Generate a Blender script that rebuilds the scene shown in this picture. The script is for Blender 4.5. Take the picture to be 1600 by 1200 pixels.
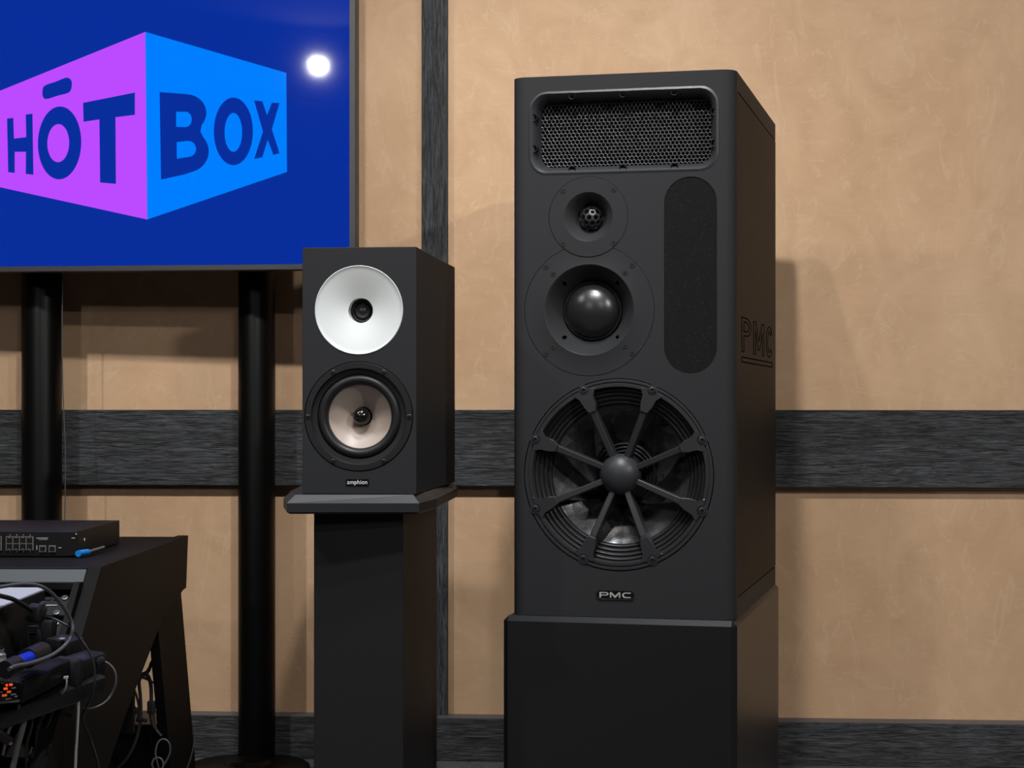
import bpy, bmesh, math, random
from mathutils import Vector, Matrix, Euler

for o in list(bpy.data.objects):
    bpy.data.objects.remove(o, do_unlink=True)
scene = bpy.context.scene
COL = scene.collection
random.seed(7)

# ------------------------------------------------------------------ camera, world, lights, exposure
F, CX, CY = 3000.0, 800.0, 628.0            # focal length in pixels, principal column, horizon row (1600 x 1200)
YAW = math.radians(3.95)                    # the camera is turned a little against the wall
HC = 0.75                                   # camera height
cam_d = bpy.data.cameras.new('camera')
cam = bpy.data.objects.new('camera', cam_d); COL.objects.link(cam)
cam_d.sensor_width = 36.0; cam_d.lens = F / 1600.0 * 36.0
cam_d.shift_y = (CY - 600.0) / 1600.0
cam_d.clip_start = 0.05
cam.location = (0, 0, HC); cam.rotation_euler = (math.pi / 2, 0, YAW)
scene.camera = cam

world = bpy.data.worlds.new('world'); scene.world = world
world.use_nodes = True
world.node_tree.nodes['Background'].inputs[0].default_value = (0.9, 0.95, 1.0, 1)
world.node_tree.nodes['Background'].inputs[1].default_value = 0.02

scene.view_settings.view_transform = 'Standard'
scene.view_settings.look = 'None'
scene.view_settings.gamma = 1.0
scene.view_settings.use_curve_mapping = False
scene.view_settings.exposure = 0.0

RZ = Matrix.Rotation(YAW, 4, 'Z')
def W(p):                                   # metres in front of the lens (right, forward, up) -> room
    v = RZ @ Vector(p); v.z += HC
    return v

def spot(name, pos, target, power, angle, radius, color, blend=0.6):
    d = bpy.data.lights.new(name, 'SPOT'); o = bpy.data.objects.new(name, d); COL.objects.link(o)
    d.energy = power; d.spot_size = math.radians(angle); d.spot_blend = blend
    d.shadow_soft_size = radius; d.color = color
    p = W(pos); o.location = p
    o.rotation_euler = (W(target) - p).to_track_quat('-Z', 'Y').to_euler()
    return o

LAMPS = [  # position, aim, power, cone, radius, colour
    ((0.05, 1.90, 1.66), (0.60, 3.9, 0.30), 122, 86, 0.035, (1.0, 0.98, 0.95), 1.0),
    ((-1.70, 1.95, 1.66), (-1.1, 3.9, 0.00), 105, 84, 0.035, (1.0, 0.98, 0.95), 1.0),
    ((-2.21, -1.55, 1.66), (-0.2, 3.4, 0.10), 65, 110, 0.030, (1.0, 0.98, 0.97), 0.6),
    ((0.60, -0.90, 1.66), (0.1, 3.2, 0.00), 55, 110, 0.050, (1.0, 0.98, 0.97), 0.6),  # added fill lamp, unseen; brightens the fronts and softens shadows
    ((2.10, 0.30, 1.66), (1.3, 3.9, -0.35), 235, 86, 0.050, (1.0, 0.98, 0.95), 1.0),
    ((-0.27, 1.90, 1.66), (-0.35, 3.9, 0.15), 78, 66, 0.035, (1.0, 0.98, 0.95), 1.0),
    ((0.00, 2.46, 1.70), (0.00, 2.50, 0.00), 95, 68, 0.060, (0.86, 0.92, 1.0), 0.8),
    ((-0.85, 2.20, 1.70), (-0.85, 2.32, 0.00), 110, 64, 0.060, (0.86, 0.92, 1.0), 0.8),
]
for i, (p, t, e, a, r, c, bl) in enumerate(LAMPS):
    spot('ceiling_or_fill_light', p, t, e, a, r, c, bl)

# ------------------------------------------------------------------ materials
def srgb(r, g, b):
    f = lambda c: (c / 255 / 12.92) if c / 255 <= 0.04045 else ((c / 255 + 0.055) / 1.055) ** 2.4
    return (f(r), f(g), f(b), 1)

def mat(name, col, rough=0.5, metal=0.0, spec=0.5, emit=None, estr=0.0, bump=None, coat=0.0, alpha=None):
    m = bpy.data.materials.new(name); m.use_nodes = True
    nt = m.node_tree; b = nt.nodes['Principled BSDF']
    b.inputs['Base Color'].default_value = col if len(col) == 4 else (*col, 1)
    b.inputs['Roughness'].default_value = rough
    b.inputs['Metallic'].default_value = metal
    b.inputs['Specular IOR Level'].default_value = spec
    b.inputs['Coat Weight'].default_value = coat
    if emit is not None:
        b.inputs['Emission Color'].default_value = emit
        b.inputs['Emission Strength'].default_value = estr
    if bump:
        scale, strength, dist = bump
        tc = nt.nodes.new('ShaderNodeTexCoord')
        n = nt.nodes.new('ShaderNodeTexNoise'); n.inputs['Scale'].default_value = scale
        n.inputs['Detail'].default_value = 4
        bp = nt.nodes.new('ShaderNodeBump'); bp.inputs['Strength'].default_value = strength
        bp.inputs['Distance'].default_value = dist
        nt.links.new(tc.outputs['Object'], n.inputs['Vector'])
        nt.links.new(n.outputs['Fac'], bp.inputs['Height'])
        nt.links.new(bp.outputs['Normal'], b.inputs['Normal'])
    return m

def ramp(nt, stops, fac):
    r = nt.nodes.new('ShaderNodeValToRGB')
    while len(r.color_ramp.elements) < len(stops):
        r.color_ramp.elements.new(0.5)
    for e, (p, c) in zip(r.color_ramp.elements, stops):
        e.position = p; e.color = c
    nt.links.new(fac, r.inputs['Fac'])
    return r.outputs['Color']

def noise(nt, vec, scale, detail=4, dist=0.0, rough=0.5, stretch=None, rot=None):
    mp = nt.nodes.new('ShaderNodeMapping')
    if stretch: mp.inputs['Scale'].default_value = stretch
    if rot: mp.inputs['Rotation'].default_value = rot
    nt.links.new(vec, mp.inputs['Vector'])
    n = nt.nodes.new('ShaderNodeTexNoise')
    n.inputs['Scale'].default_value = scale; n.inputs['Detail'].default_value = detail
    n.inputs['Distortion'].default_value = dist; n.inputs['Roughness'].default_value = rough
    nt.links.new(mp.outputs['Vector'], n.inputs['Vector'])
    return n.outputs['Fac']

def mixc(nt, a, b, fac, mode='MIX'):
    m = nt.nodes.new('ShaderNodeMix'); m.data_type = 'RGBA'; m.blend_type = mode
    for s, v in ((m.inputs[6], a), (m.inputs[7], b)):
        if isinstance(v, (tuple, list)): s.default_value = v
        else: nt.links.new(v, s)
    if isinstance(fac, (int, float)): m.inputs[0].default_value = fac
    else: nt.links.new(fac, m.inputs[0])
    return m.outputs[2]

def plaster():
    m = bpy.data.materials.new('troweled_plaster'); m.use_nodes = True
    nt = m.node_tree; b = nt.nodes['Principled BSDF']
    tc = nt.nodes.new('ShaderNodeTexCoord').outputs['Object']
    big = noise(nt, tc, 1.7, 6, 1.2, 0.6)
    mid = noise(nt, tc, 5.5, 5, 2.4, 0.6)
    sw = noise(nt, tc, 9.0, 3, 5.0, 0.5, (1.0, 1.0, 0.35), (0, 0.5, 0))
    sw2 = noise(nt, tc, 14.0, 3, 6.0, 0.5, (0.4, 1.0, 1.2), (0, -0.3, 0))
    c1 = ramp(nt, [(0.3, (0.545, 0.347, 0.205, 1)), (0.7, (0.625, 0.417, 0.262, 1))], big)
    c2 = ramp(nt, [(0.3, (0.93, 0.92, 0.90, 1)), (0.7, (1.05, 1.06, 1.07, 1))], mid)
    c = mixc(nt, c1, c2, 1.0, 'MULTIPLY')
    s1 = ramp(nt, [(0.60, (0, 0, 0, 1)), (0.635, (1, 1, 1, 1)), (0.67, (0, 0, 0, 1))], sw)
    s2 = ramp(nt, [(0.62, (0, 0, 0, 1)), (0.65, (1, 1, 1, 1)), (0.69, (0, 0, 0, 1))], sw2)
    mu = nt.nodes.new('ShaderNodeMath'); mu.operation = 'MULTIPLY'; mu.inputs[1].default_value = 0.30
    ad = nt.nodes.new('ShaderNodeMath'); ad.operation = 'ADD'
    nt.links.new(s1, ad.inputs[0]); nt.links.new(s2, ad.inputs[1]); nt.links.new(ad.outputs[0], mu.inputs[0])
    c = mixc(nt, c, (0.68, 0.50, 0.345, 1), mu.outputs[0])
    nt.links.new(c, b.inputs['Base Color'])
    b.inputs['Roughness'].default_value = 0.62; b.inputs['Specular IOR Level'].default_value = 0.25
    bp = nt.nodes.new('ShaderNodeBump'); bp.inputs['Strength'].default_value = 0.12; bp.inputs['Distance'].default_value = 0.004
    nt.links.new(mid, bp.inputs['Height']); nt.links.new(bp.outputs['Normal'], b.inputs['Normal'])
    return m

def charred(name, along, lo, hi):
    m = bpy.data.materials.new(name); m.use_nodes = True
    nt = m.node_tree; b = nt.nodes['Principled BSDF']
    tc = nt.nodes.new('ShaderNodeTexCoord').outputs['Object']
    st = (0.06, 1, 1) if along == 'x' else (1, 1, 0.06)
    g1 = noise(nt, tc, 210, 5, 1.4, 0.65, st)
    st2 = (0.14, 1, 1) if along == 'x' else (1, 1, 0.14)
    g2 = noise(nt, tc, 95, 4, 2.6, 0.6, st2)
    g3 = noise(nt, tc, 6, 3, 0.5, 0.5, st2)
    v1 = ramp(nt, [(0.35, lo), (0.52, tuple((l + h) / 2 for l, h in zip(lo, hi))), (0.72, hi)], g1)
    v2 = ramp(nt, [(0.36, (0.55, 0.55, 0.55, 1)), (0.5, (1, 1, 1, 1)), (0.7, (1.25, 1.25, 1.27, 1))], g2)
    v3 = ramp(nt, [(0.3, (0.80, 0.80, 0.80, 1)), (0.7, (1.25, 1.25, 1.25, 1))], g3)
    c = mixc(nt, v1, v2, 1.0, 'MULTIPLY'); c = mixc(nt, c, v3, 1.0, 'MULTIPLY')
    nt.links.new(c, b.inputs['Base Color'])
    b.inputs['Roughness'].default_value = 0.6; b.inputs['Specular IOR Level'].default_value = 0.3
    bp = nt.nodes.new('ShaderNodeBump'); bp.inputs['Strength'].default_value = 0.8; bp.inputs['Distance'].default_value = 0.004
    ad = nt.nodes.new('ShaderNodeMath'); ad.operation = 'ADD'
    nt.links.new(g1, ad.inputs[0]); nt.links.new(g2, ad.inputs[1])
    nt.links.new(ad.outputs[0], bp.inputs['Height']); nt.links.new(bp.outputs['Normal'], b.inputs['Normal'])
    return m

def speckle(name, base, speck, scale, thr, rough=0.8, bump=0.0, soft=0.03):
    m = bpy.data.materials.new(name); m.use_nodes = True
    nt = m.node_tree; b = nt.nodes['Principled BSDF']
    tc = nt.nodes.new('ShaderNodeTexCoord').outputs['Object']
    n = noise(nt, tc, scale, 3, 1.5, 0.6)
    c = ramp(nt, [(thr, base), (thr + soft, speck)], n)
    nt.links.new(c, b.inputs['Base Color']); b.inputs['Roughness'].default_value = rough
    if bump:
        bp = nt.nodes.new('ShaderNodeBump'); bp.inputs['Strength'].default_value = bump; bp.inputs['Distance'].default_value = 0.002
        nt.links.new(n, bp.inputs['Height']); nt.links.new(bp.outputs['Normal'], b.inputs['Normal'])
    b.inputs['Specular IOR Level'].default_value = 0.2
    return m

def carbon():
    m = bpy.data.materials.new('woven_cone'); m.use_nodes = True
    nt = m.node_tree; b = nt.nodes['Principled BSDF']
    tc = nt.nodes.new('ShaderNodeTexCoord').outputs['Object']
    v = nt.nodes.new('ShaderNodeTexVoronoi'); v.inputs['Scale'].default_value = 60
    nt.links.new(tc, v.inputs['Vector'])
    n = noise(nt, tc, 240, 3, 1.0)
    c = ramp(nt, [(0.0, (0.006, 0.0065, 0.007, 1)), (1.0, (0.045, 0.047, 0.050, 1))], v.outputs['Color'])
    nt.links.new(c, b.inputs['Base Color'])
    r = ramp(nt, [(0.3, (0.22, 0.22, 0.22, 1)), (0.7, (0.45, 0.45, 0.45, 1))], n)
    nt.links.new(r, b.inputs['Roughness'])
    bp = nt.nodes.new('ShaderNodeBump'); bp.inputs['Strength'].default_value = 0.35; bp.inputs['Distance'].default_value = 0.002
    nt.links.new(v.outputs['Distance'], bp.inputs['Height']); nt.links.new(bp.outputs['Normal'], b.inputs['Normal'])
    return m

M = {}
M['plaster'] = plaster()
M['plank_h'] = charred('charred_plank_long', 'x', (0.010, 0.011, 0.012, 1), (0.098, 0.103, 0.112, 1))
M['plank_v'] = charred('charred_plank_upright', 'z', (0.018, 0.020, 0.022, 1), (0.100, 0.105, 0.115, 1))
M['ledge_light'] = mat('painted_ledge_light', (0.115, 0.113, 0.12), 0.5, spec=0.3)  # light on the baseboard's top, put into a paler grey
M['floor'] = speckle('grey_speckled_floor', srgb(20, 20, 20), srgb(96, 96, 98), 60, 0.36, 0.7)
M['ceiling'] = mat('dark_ceiling', (0.35, 0.35, 0.36), 0.9)
M['room'] = mat('room_plaster', (0.50, 0.43, 0.36), 0.8)
M['satin'] = mat('satin_black_paint', (0.027, 0.0275, 0.029), 0.52, spec=0.04, bump=(900, 0.05, 0.0004))
M['satin2'] = mat('matte_black_paint', (0.014, 0.014, 0.015), 0.45, spec=0.22, bump=(900, 0.05, 0.0004))
M['side_paint'] = mat('flat_black_side', (0.009, 0.0087, 0.0083), 0.55, spec=0.08)
M['chamfer'] = mat('smooth_black_plate', (0.019, 0.0195, 0.021), 0.42, spec=0.26)
M['plinth'] = mat('smooth_black_plinth', (0.012, 0.012, 0.013), 0.36, spec=0.16)
M['plate'] = mat('black_driver_plate', (0.026, 0.0265, 0.028), 0.46, spec=0.07)
M['horn'] = mat('smooth_black_horn', (0.024, 0.025, 0.028), 0.42, spec=0.4)
M['spoke'] = mat('black_spoke', (0.020, 0.020, 0.022), 0.36, spec=0.5)
M['dark'] = mat('deep_black', (0.006, 0.006, 0.006), 0.6, spec=0.2)
M['void'] = mat('engraved_black', (0.001, 0.001, 0.001), 1.0, spec=0.0)
M['rubber'] = mat('black_rubber', (0.014, 0.014, 0.015), 0.40, spec=0.30)
M['dome'] = mat('black_soft_dome', (0.012, 0.012, 0.012), 0.30, spec=0.6, bump=(500, 0.15, 0.0006))
M['steel'] = mat('blackened_steel', (0.10, 0.10, 0.105), 0.30, metal=0.9)
M['mesh'] = mat('grey_steel_mesh', (0.085, 0.085, 0.088), 0.45, metal=0.5)
M['foam'] = speckle('charcoal_foam', (0.007, 0.007, 0.0075, 1), (0.045, 0.046, 0.05, 1), 380, 0.60, 1.0, 1.0, 0.12)
M['cone'] = carbon()
M['chrome'] = mat('polished_metal', (0.75, 0.73, 0.70), 0.18, metal=1.0)
M['brushed'] = mat('brushed_silver', (0.62, 0.60, 0.57), 0.38, metal=0.6)
M['white_wg'] = mat('white_waveguide_paint', (0.58, 0.60, 0.595), 0.5, spec=0.25)
M['taupe'] = mat('taupe_cone', (0.36, 0.29, 0.245), 0.42, spec=0.5)
M['gloss'] = mat('gloss_black', (0.006, 0.006, 0.006), 0.10, spec=0.6)
M['print'] = mat('white_print', (0.75, 0.75, 0.75), 0.5)
M['greyprint'] = mat('grey_print', (0.30, 0.30, 0.30), 0.5)
M['pole'] = mat('black_steel_pole', (0.002, 0.002, 0.002), 0.40, spec=0.16)
M['bezel'] = mat('dark_grey_bezel', (0.035, 0.035, 0.038), 0.45)
M['desk'] = mat('black_desk_board', (0.0075, 0.0072, 0.0068), 0.5, spec=0.07, bump=(700, 0.08, 0.0005))
M['lip'] = mat('grey_desk_lip', (0.048, 0.050, 0.053), 0.45)
M['device'] = mat('black_device_casing', (0.008, 0.008, 0.008), 0.45, spec=0.18, bump=(1400, 0.1, 0.0003))
M['port'] = mat('port_metal', (0.20, 0.19, 0.18), 0.45, metal=0.5)
M['blue'] = mat('blue_plastic', srgb(20, 120, 205), 0.4)
M['dblue'] = mat('deep_blue_plastic', srgb(10, 45, 190), 0.35)
M['lid_reflection'] = mat('painted_lid_reflection', (0.50, 0.51, 0.60), 0.32, spec=0.6)  # reflection on the case lid, put into a pale lavender colour
M['cable'] = mat('black_cable_sleeve', (0.020, 0.020, 0.021), 0.40, spec=0.5)
M['gcable'] = mat('grey_cable_sleeve', (0.085, 0.085, 0.09), 0.40)
M['wcable'] = mat('pale_cable_sleeve', (0.46, 0.44, 0.40), 0.45)
M['copper'] = mat('copper_contact', (0.70, 0.36, 0.22), 0.35, metal=0.8)
M['tan'] = mat('grey_plug_shell', (0.16, 0.145, 0.13), 0.40)
M['led'] = mat('red_led', (0.2, 0.02, 0.0), 0.5, emit=srgb(255, 80, 30), estr=1.0)
M['orange'] = mat('orange_led', (0.2, 0.04, 0.0), 0.5, emit=srgb(235, 95, 50), estr=0.6)

def screen(name, rgb, k=1.0):
    m = mat(name, (0.0, 0.0, 0.0), 0.03, spec=0.35, emit=srgb(*rgb), estr=k)
    return m
M['scr_bg'] = screen('screen_navy', (8, 46, 155))
M['scr_purple'] = screen('screen_purple', (188, 74, 255))
M['scr_blue'] = screen('screen_azure', (0, 127, 255))
M['scr_ink'] = screen('screen_ink', (8, 46, 155))
M['lamp_glow'] = mat('lamp_glow', (1, 1, 1), 0.5, emit=(1.0, 0.95, 0.88, 1), estr=6.0)

# ------------------------------------------------------------------ mesh helpers
def to_mesh(bm, name, smooth=None):
    me = bpy.data.meshes.new(name)
    bmesh.ops.recalc_face_normals(bm, faces=bm.faces)
    if smooth is not None:
        for f in bm.faces: f.smooth = True
        for e in bm.edges:
            if len(e.link_faces) == 2:
                e.smooth = e.calc_face_angle(0) < math.radians(smooth)
            else:
                e.smooth = False
    bm.to_mesh(me); bm.free()
    return me

def obj(name, data, m=None, parent=None, smooth=None, loc=None, rot=None):
    me = to_mesh(data, name, smooth) if isinstance(data, bmesh.types.BMesh) else data
    o = bpy.data.objects.new(name, me); COL.objects.link(o)
    if m is not None and not me.materials: me.materials.append(M[m] if isinstance(m, str) else m)
    if parent: o.parent = parent
    if loc: o.location = loc
    if rot: o.rotation_euler = rot
    return o

def tag(o, label, cat, group=None, kind=None):
    o['label'] = label
    if cat: o['category'] = cat
    if group: o['group'] = group
    if kind: o['kind'] = kind
    return o

def thing(name, label, cat, loc=(0, 0, 0), rotz=0.0, group=None):
    o = bpy.data.objects.new(name, None); COL.objects.link(o)
    o.empty_display_size = 0.05
    o.location = loc; o.rotation_euler = (0, 0, rotz)
    return tag(o, label, cat, group)

def struct(name, data, m, label=None, smooth=None):
    o = obj(name, data, m, None, smooth); o['kind'] = 'structure'
    if label: o['label'] = label
    return o

def box(bm, x0, x1, y0, y1, z0, z1):
    r = bmesh.ops.create_cube(bm, size=1)
    bmesh.ops.scale(bm, vec=(x1 - x0, y1 - y0, z1 - z0), verts=r['verts'])
    bmesh.ops.translate(bm, vec=((x0 + x1) / 2, (y0 + y1) / 2, (z0 + z1) / 2), verts=r['verts'])
    return r['verts']

def bbox(x0, x1, y0, y1, z0, z1, bev=0.0, seg=2):
    bm = bmesh.new(); box(bm, x0, x1, y0, y1, z0, z1)
    if bev: bmesh.ops.bevel(bm, geom=list(bm.edges), offset=bev, segments=seg, affect='EDGES', profile=0.5)
    return bm

def lathe(prof, seg=64, closed=False):
    """revolve (r, y) about the local y axis (the axis of a loudspeaker driver); y grows into the cabinet"""
    bm = bmesh.new(); rings = []
    for r, y in prof:
        if r < 1e-6:
            rings.append([bm.verts.new((0, y, 0))])
        else:
            rings.append([bm.verts.new((r * math.cos(2 * math.pi * k / seg), y, r * math.sin(2 * math.pi * k / seg))) for k in range(seg)])
    pairs = list(zip(rings[:-1], rings[1:]))
    if closed: pairs.append((rings[-1], rings[0]))
    for a, b in pairs:
        for k in range(seg):
            k2 = (k + 1) % seg
            if len(a) == 1 and len(b) == 1: continue
            if len(a) == 1: bm.faces.new((a[0], b[k], b[k2]))
            elif len(b) == 1: bm.faces.new((a[k], b[0], a[k2]))
            else: bm.faces.new((a[k], b[k], b[k2], a[k2]))
    return bm

def lathe_z(prof, seg=48):
    bm = lathe(prof, seg)
    bmesh.ops.rotate(bm, verts=bm.verts, cent=(0, 0, 0), matrix=Matrix.Rotation(math.pi / 2, 3, 'X'))
    return bm

def prism(poly, y0, y1, bev=0.0, seg=2):
    """extrude an x-z outline along y"""
    bm = bmesh.new()
    a = [bm.verts.new((x, y0, z)) for x, z in poly]; b = [bm.verts.new((x, y1, z)) for x, z in poly]
    fa = bm.faces.new(a); bm.faces.new(b[::-1])
    n = len(poly)
    for k in range(n):
        bm.faces.new((a[k], b[k], b[(k + 1) % n], a[(k + 1) % n]))
    if bev:
        es = list(fa.edges)
        bmesh.ops.bevel(bm, geom=es, offset=bev, segments=seg, affect='EDGES', profile=0.5)
    return bm

def rrect(hw, hh, r, cx=0, cz=0, n=6):
    pts = []
    for sx, sz, a0 in ((1, 1, 0), (-1, 1, 90), (-1, -1, 180), (1, -1, 270)):
        for k in range(n + 1):
            a = math.radians(a0 + 90 * k / n)
            pts.append((cx + sx * (hw - r) + r * math.cos(a), cz + sz * (hh - r) + r * math.sin(a)))
    return pts

def loft(loops, cap0=False, cap1=False, closed=False):
    bm = bmesh.new(); R = [[bm.verts.new(p) for p in l] for l in loops]
    n = len(loops[0])
    pairs = list(zip(R[:-1], R[1:]))
    if closed: pairs.append((R[-1], R[0]))
    for a, b in pairs:
        for k in range(n):
            bm.faces.new((a[k], b[k], b[(k + 1) % n], a[(k + 1) % n]))
    if cap0: bm.faces.new(R[0])
    if cap1: bm.faces.new(R[-1][::-1])
    return bm

def catmull(pts, n=8):
    P = [Vector(p) for p in pts]
    if len(P) < 3: return P
    P = [P[0] * 2 - P[1]] + P + [P[-1] * 2 - P[-2]]
    out = []
    for i in range(1, len(P) - 2):
        a, b, c, d = P[i - 1:i + 3]
        for k in range(n):
            t = k / n
            out.append(0.5 * (2 * b + (c - a) * t + (2 * a - 5 * b + 4 * c - d) * t * t + (3 * b - a - 3 * c + d) * t ** 3))
    out.append(P[-2])
    return out

def tube(pts, r, seg=10, smooth_n=8):
    P = catmull(pts, smooth_n)
    bm = bmesh.new(); rings = []
    up = Vector((0.3, 0.9, 0.2)).normalized(); prev = None
    for i, p in enumerate(P):
        t = (P[min(i + 1, len(P) - 1)] - P[max(i - 1, 0)]).normalized()
        u = (prev - t * prev.dot(t)) if prev else (up - t * up.dot(t))
        if u.length < 1e-4: u = t.orthogonal()
        u.normalize(); v = t.cross(u); prev = u
        rr = r[min(i * len(r) // len(P), len(r) - 1)] if isinstance(r, (list, tuple)) else r
        rings.append([bm.verts.new(p + (u * math.cos(2 * math.pi * k / seg) + v * math.sin(2 * math.pi * k / seg)) * rr) for k in range(seg)])
    for a, b in zip(rings[:-1], rings[1:]):
        for k in range(seg):
            bm.faces.new((a[k], b[k], b[(k + 1) % seg], a[(k + 1) % seg]))
    bm.faces.new(rings[0]); bm.faces.new(rings[-1][::-1])
    return bm

def move(bm, v):
    bmesh.ops.translate(bm, verts=bm.verts, vec=v); return bm

def world_obj(name, bm, m, label=None, cat=None, parent=None, smooth=40, group=None):
    """vertices already in room coordinates; the origin goes to the foot of the thing"""
    if parent is None:
        xs = [v.co for v in bm.verts]
        c = Vector((sum(p.x for p in xs) / len(xs), sum(p.y for p in xs) / len(xs), min(p.z for p in xs)))
    else:
        c = Vector(parent.location)
    bmesh.ops.translate(bm, verts=bm.verts, vec=-c)
    o = obj(name, bm, m, parent, smooth)
    if parent is None:
        o.location = c
    if label: tag(o, label, cat, group)
    return o

def boolean(me, cutters):
    o = bpy.data.objects.new('temporary', me); COL.objects.link(o); tmp = []
    for c in cutters:
        cm = to_mesh(c, 'cutter') if isinstance(c, bmesh.types.BMesh) else c
        co = bpy.data.objects.new('cutter', cm); COL.objects.link(co); tmp.append(co)
        md = o.modifiers.new('cut', 'BOOLEAN'); md.operation = 'DIFFERENCE'; md.object = co; md.solver = 'EXACT'
    dg = bpy.context.evaluated_depsgraph_get(); dg.update()
    out = bpy.data.meshes.new_from_object(o.evaluated_get(dg))
    for t in tmp + [o]:
        bpy.data.objects.remove(t, do_unlink=True)
    out.materials.clear()
    return out

def autosmooth(me, ang=35):
    bm = bmesh.new(); bm.from_mesh(me)
    for f in bm.faces: f.smooth = True
    for e in bm.edges:
        e.smooth = (len(e.link_faces) == 2 and e.calc_face_angle(0) < math.radians(ang))
    bm.to_mesh(me); bm.free(); return me

def text_mesh(s, size, extrude, xscale=1.0, spacing=1.0, offset=0.0):
    """flat lettering standing in the x-z plane, centred, facing -y"""
    cu = bpy.data.curves.new('lettering', 'FONT'); cu.body = s; cu.size = size
    cu.align_x = 'CENTER'; cu.align_y = 'CENTER'; cu.extrude = extrude; cu.space_character = spacing; cu.offset = offset
    o = bpy.data.objects.new('lettering', cu); COL.objects.link(o)
    dg = bpy.context.evaluated_depsgraph_get(); dg.update()
    me = bpy.data.meshes.new_from_object(o.evaluated_get(dg))
    bpy.data.objects.remove(o, do_unlink=True)
    me.transform(Matrix.Rotation(math.pi / 2, 4, 'X') @ Matrix.Diagonal((xscale, 1, 1, 1)))
    me.materials.clear()
    return me

def shape_mesh(loops, extrude):
    """filled outline(s) with holes in the x-z plane"""
    cu = bpy.data.curves.new('outline', 'CURVE'); cu.dimensions = '2D'; cu.fill_mode = 'BOTH'; cu.extrude = extrude
    for l in loops:
        sp = cu.splines.new('POLY'); sp.points.add(len(l) - 1)
        for p, (x, z) in zip(sp.points, l): p.co = (x, z, 0, 1)
        sp.use_cyclic_u = True
    o = bpy.data.objects.new('outline', cu); COL.objects.link(o)
    dg = bpy.context.evaluated_depsgraph_get(); dg.update()
    me = bpy.data.meshes.new_from_object(o.evaluated_get(dg))
    bpy.data.objects.remove(o, do_unlink=True)
    me.transform(Matrix.Rotation(math.pi / 2, 4, 'X'))
    me.materials.clear()
    return me

def copies(me, name, spots, m, parent, rots=None):
    for i, p in enumerate(spots):
        o = obj(name, me, m, parent, loc=p)
        if rots: o.rotation_euler = rots[i]

# ------------------------------------------------------------------ the room
TA = math.tan(YAW)
WY = 4.05 * math.cos(YAW)                   # the wall stands square to the room's y axis
X0, X1, Y0, ZC = -3.4, 3.2, -3.6, 2.55
def px2wall(px, py, off=0.0):               # where a sight line meets the wall (for measuring the boards)
    a, b = (px - CX) / F, (CY - py) / F
    d = RZ @ Vector((a, 1, b)); t = (WY - off) / d.y
    return d.x * t, d.z * t + HC

struct('wall_back', bbox(X0, X1, WY, WY + 0.15, 0, ZC), 'plaster', 'tan troweled plaster wall behind the loudspeakers')
struct('floor', bbox(X0, X1, Y0, WY, -0.1, 0), 'floor', 'grey speckled floor at the foot of the wall')
struct('ceiling', bbox(X0, X1, Y0, WY, ZC, ZC + 0.1), 'ceiling', 'grey ceiling carrying the lamps')
struct('wall_left', bbox(X0 - 0.1, X0, Y0, WY, 0, ZC), 'room', 'plain side wall beyond the television')
struct('wall_right', bbox(X1, X1 + 0.1, Y0, WY, 0, ZC), 'room', 'plain side wall beyond the tall loudspeaker')
struct('wall_front', bbox(X0, X1, Y0 - 0.1, Y0, 0, ZC), 'room', 'plain wall facing the loudspeakers')

zb_top = px2wall(700, 640.5, 0.03)[1]; zb_bot = px2wall(800, 759.8, 0.03)[1]
struct('trim_1', bbox(X0, X1, WY - 0.03, WY, zb_bot, zb_top, 0.0015), 'plank_h', 'wide charred black plank running level along the plaster wall')
xa = px2wall(659, 300, 0.02)[0]; xb = px2wall(699, 300, 0.02)[0]
struct('trim_2', bbox(xa, xb, WY - 0.02, WY, zb_top, ZC, 0.0015), 'plank_v', 'narrow charred upright plank above the level plank')
struct('trim_3', bbox(xa, xb, WY - 0.02, WY, 0.0895, zb_bot, 0.0015), 'plank_v', 'narrow charred upright plank below the level plank')
struct('baseboard_back', bbox(X0, X1, WY - 0.05, WY, 0, 0.0895, 0.002), 'plank_h', 'charred black baseboard along the foot of the plaster wall')

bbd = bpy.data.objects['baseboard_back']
obj('painted_light_edge', bbox(X0, X1, WY - 0.0495, WY, 0.0890, 0.0905, 0.0003, 1), 'ledge_light', bbd)  # added strip; its grey stands in for light falling on the board's top

# lamps on the ceiling, among them the added fill lamp
for i, (p, t, e, a, r, c, bl) in enumerate(LAMPS):
    q = W(p)
    names = ['round black ceiling spotlight above the tall loudspeaker', 'round black ceiling spotlight in front of the television',
             'round black ceiling spotlight mirrored in the television screen', 'added unseen fill spotlight over the listening place', 'round black ceiling spotlight near the side wall beyond the tall loudspeaker', 'round black ceiling spotlight above the small loudspeaker', 'cool round ceiling spotlight pointing straight down between the two loudspeakers', 'cool round ceiling spotlight pointing straight down over the console desk']
    lt = thing('ceiling_or_fill_spotlight', names[i], 'lamp', (q.x, q.y, ZC), 0, 'ceiling and added fill spotlights')
    obj('mount', lathe_z([(0, 0), (0.05, 0), (0.05, 0.012), (0.012, 0.014), (0.012, ZC - q.z - 0.10), (0, ZC - q.z - 0.10)][::1], 24), 'pole', lt, 40).scale = (1, 1, -1)
    h = obj('housing', lathe_z([(0.0, 0.11), (0.04, 0.11), (0.045, 0.1), (0.052, 0.012), (0.048, 0.012), (0.042, 0.10), (0, 0.10)], 32), 'pole', lt, 40)
    h.location = (0, 0, q.z - ZC)

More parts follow.
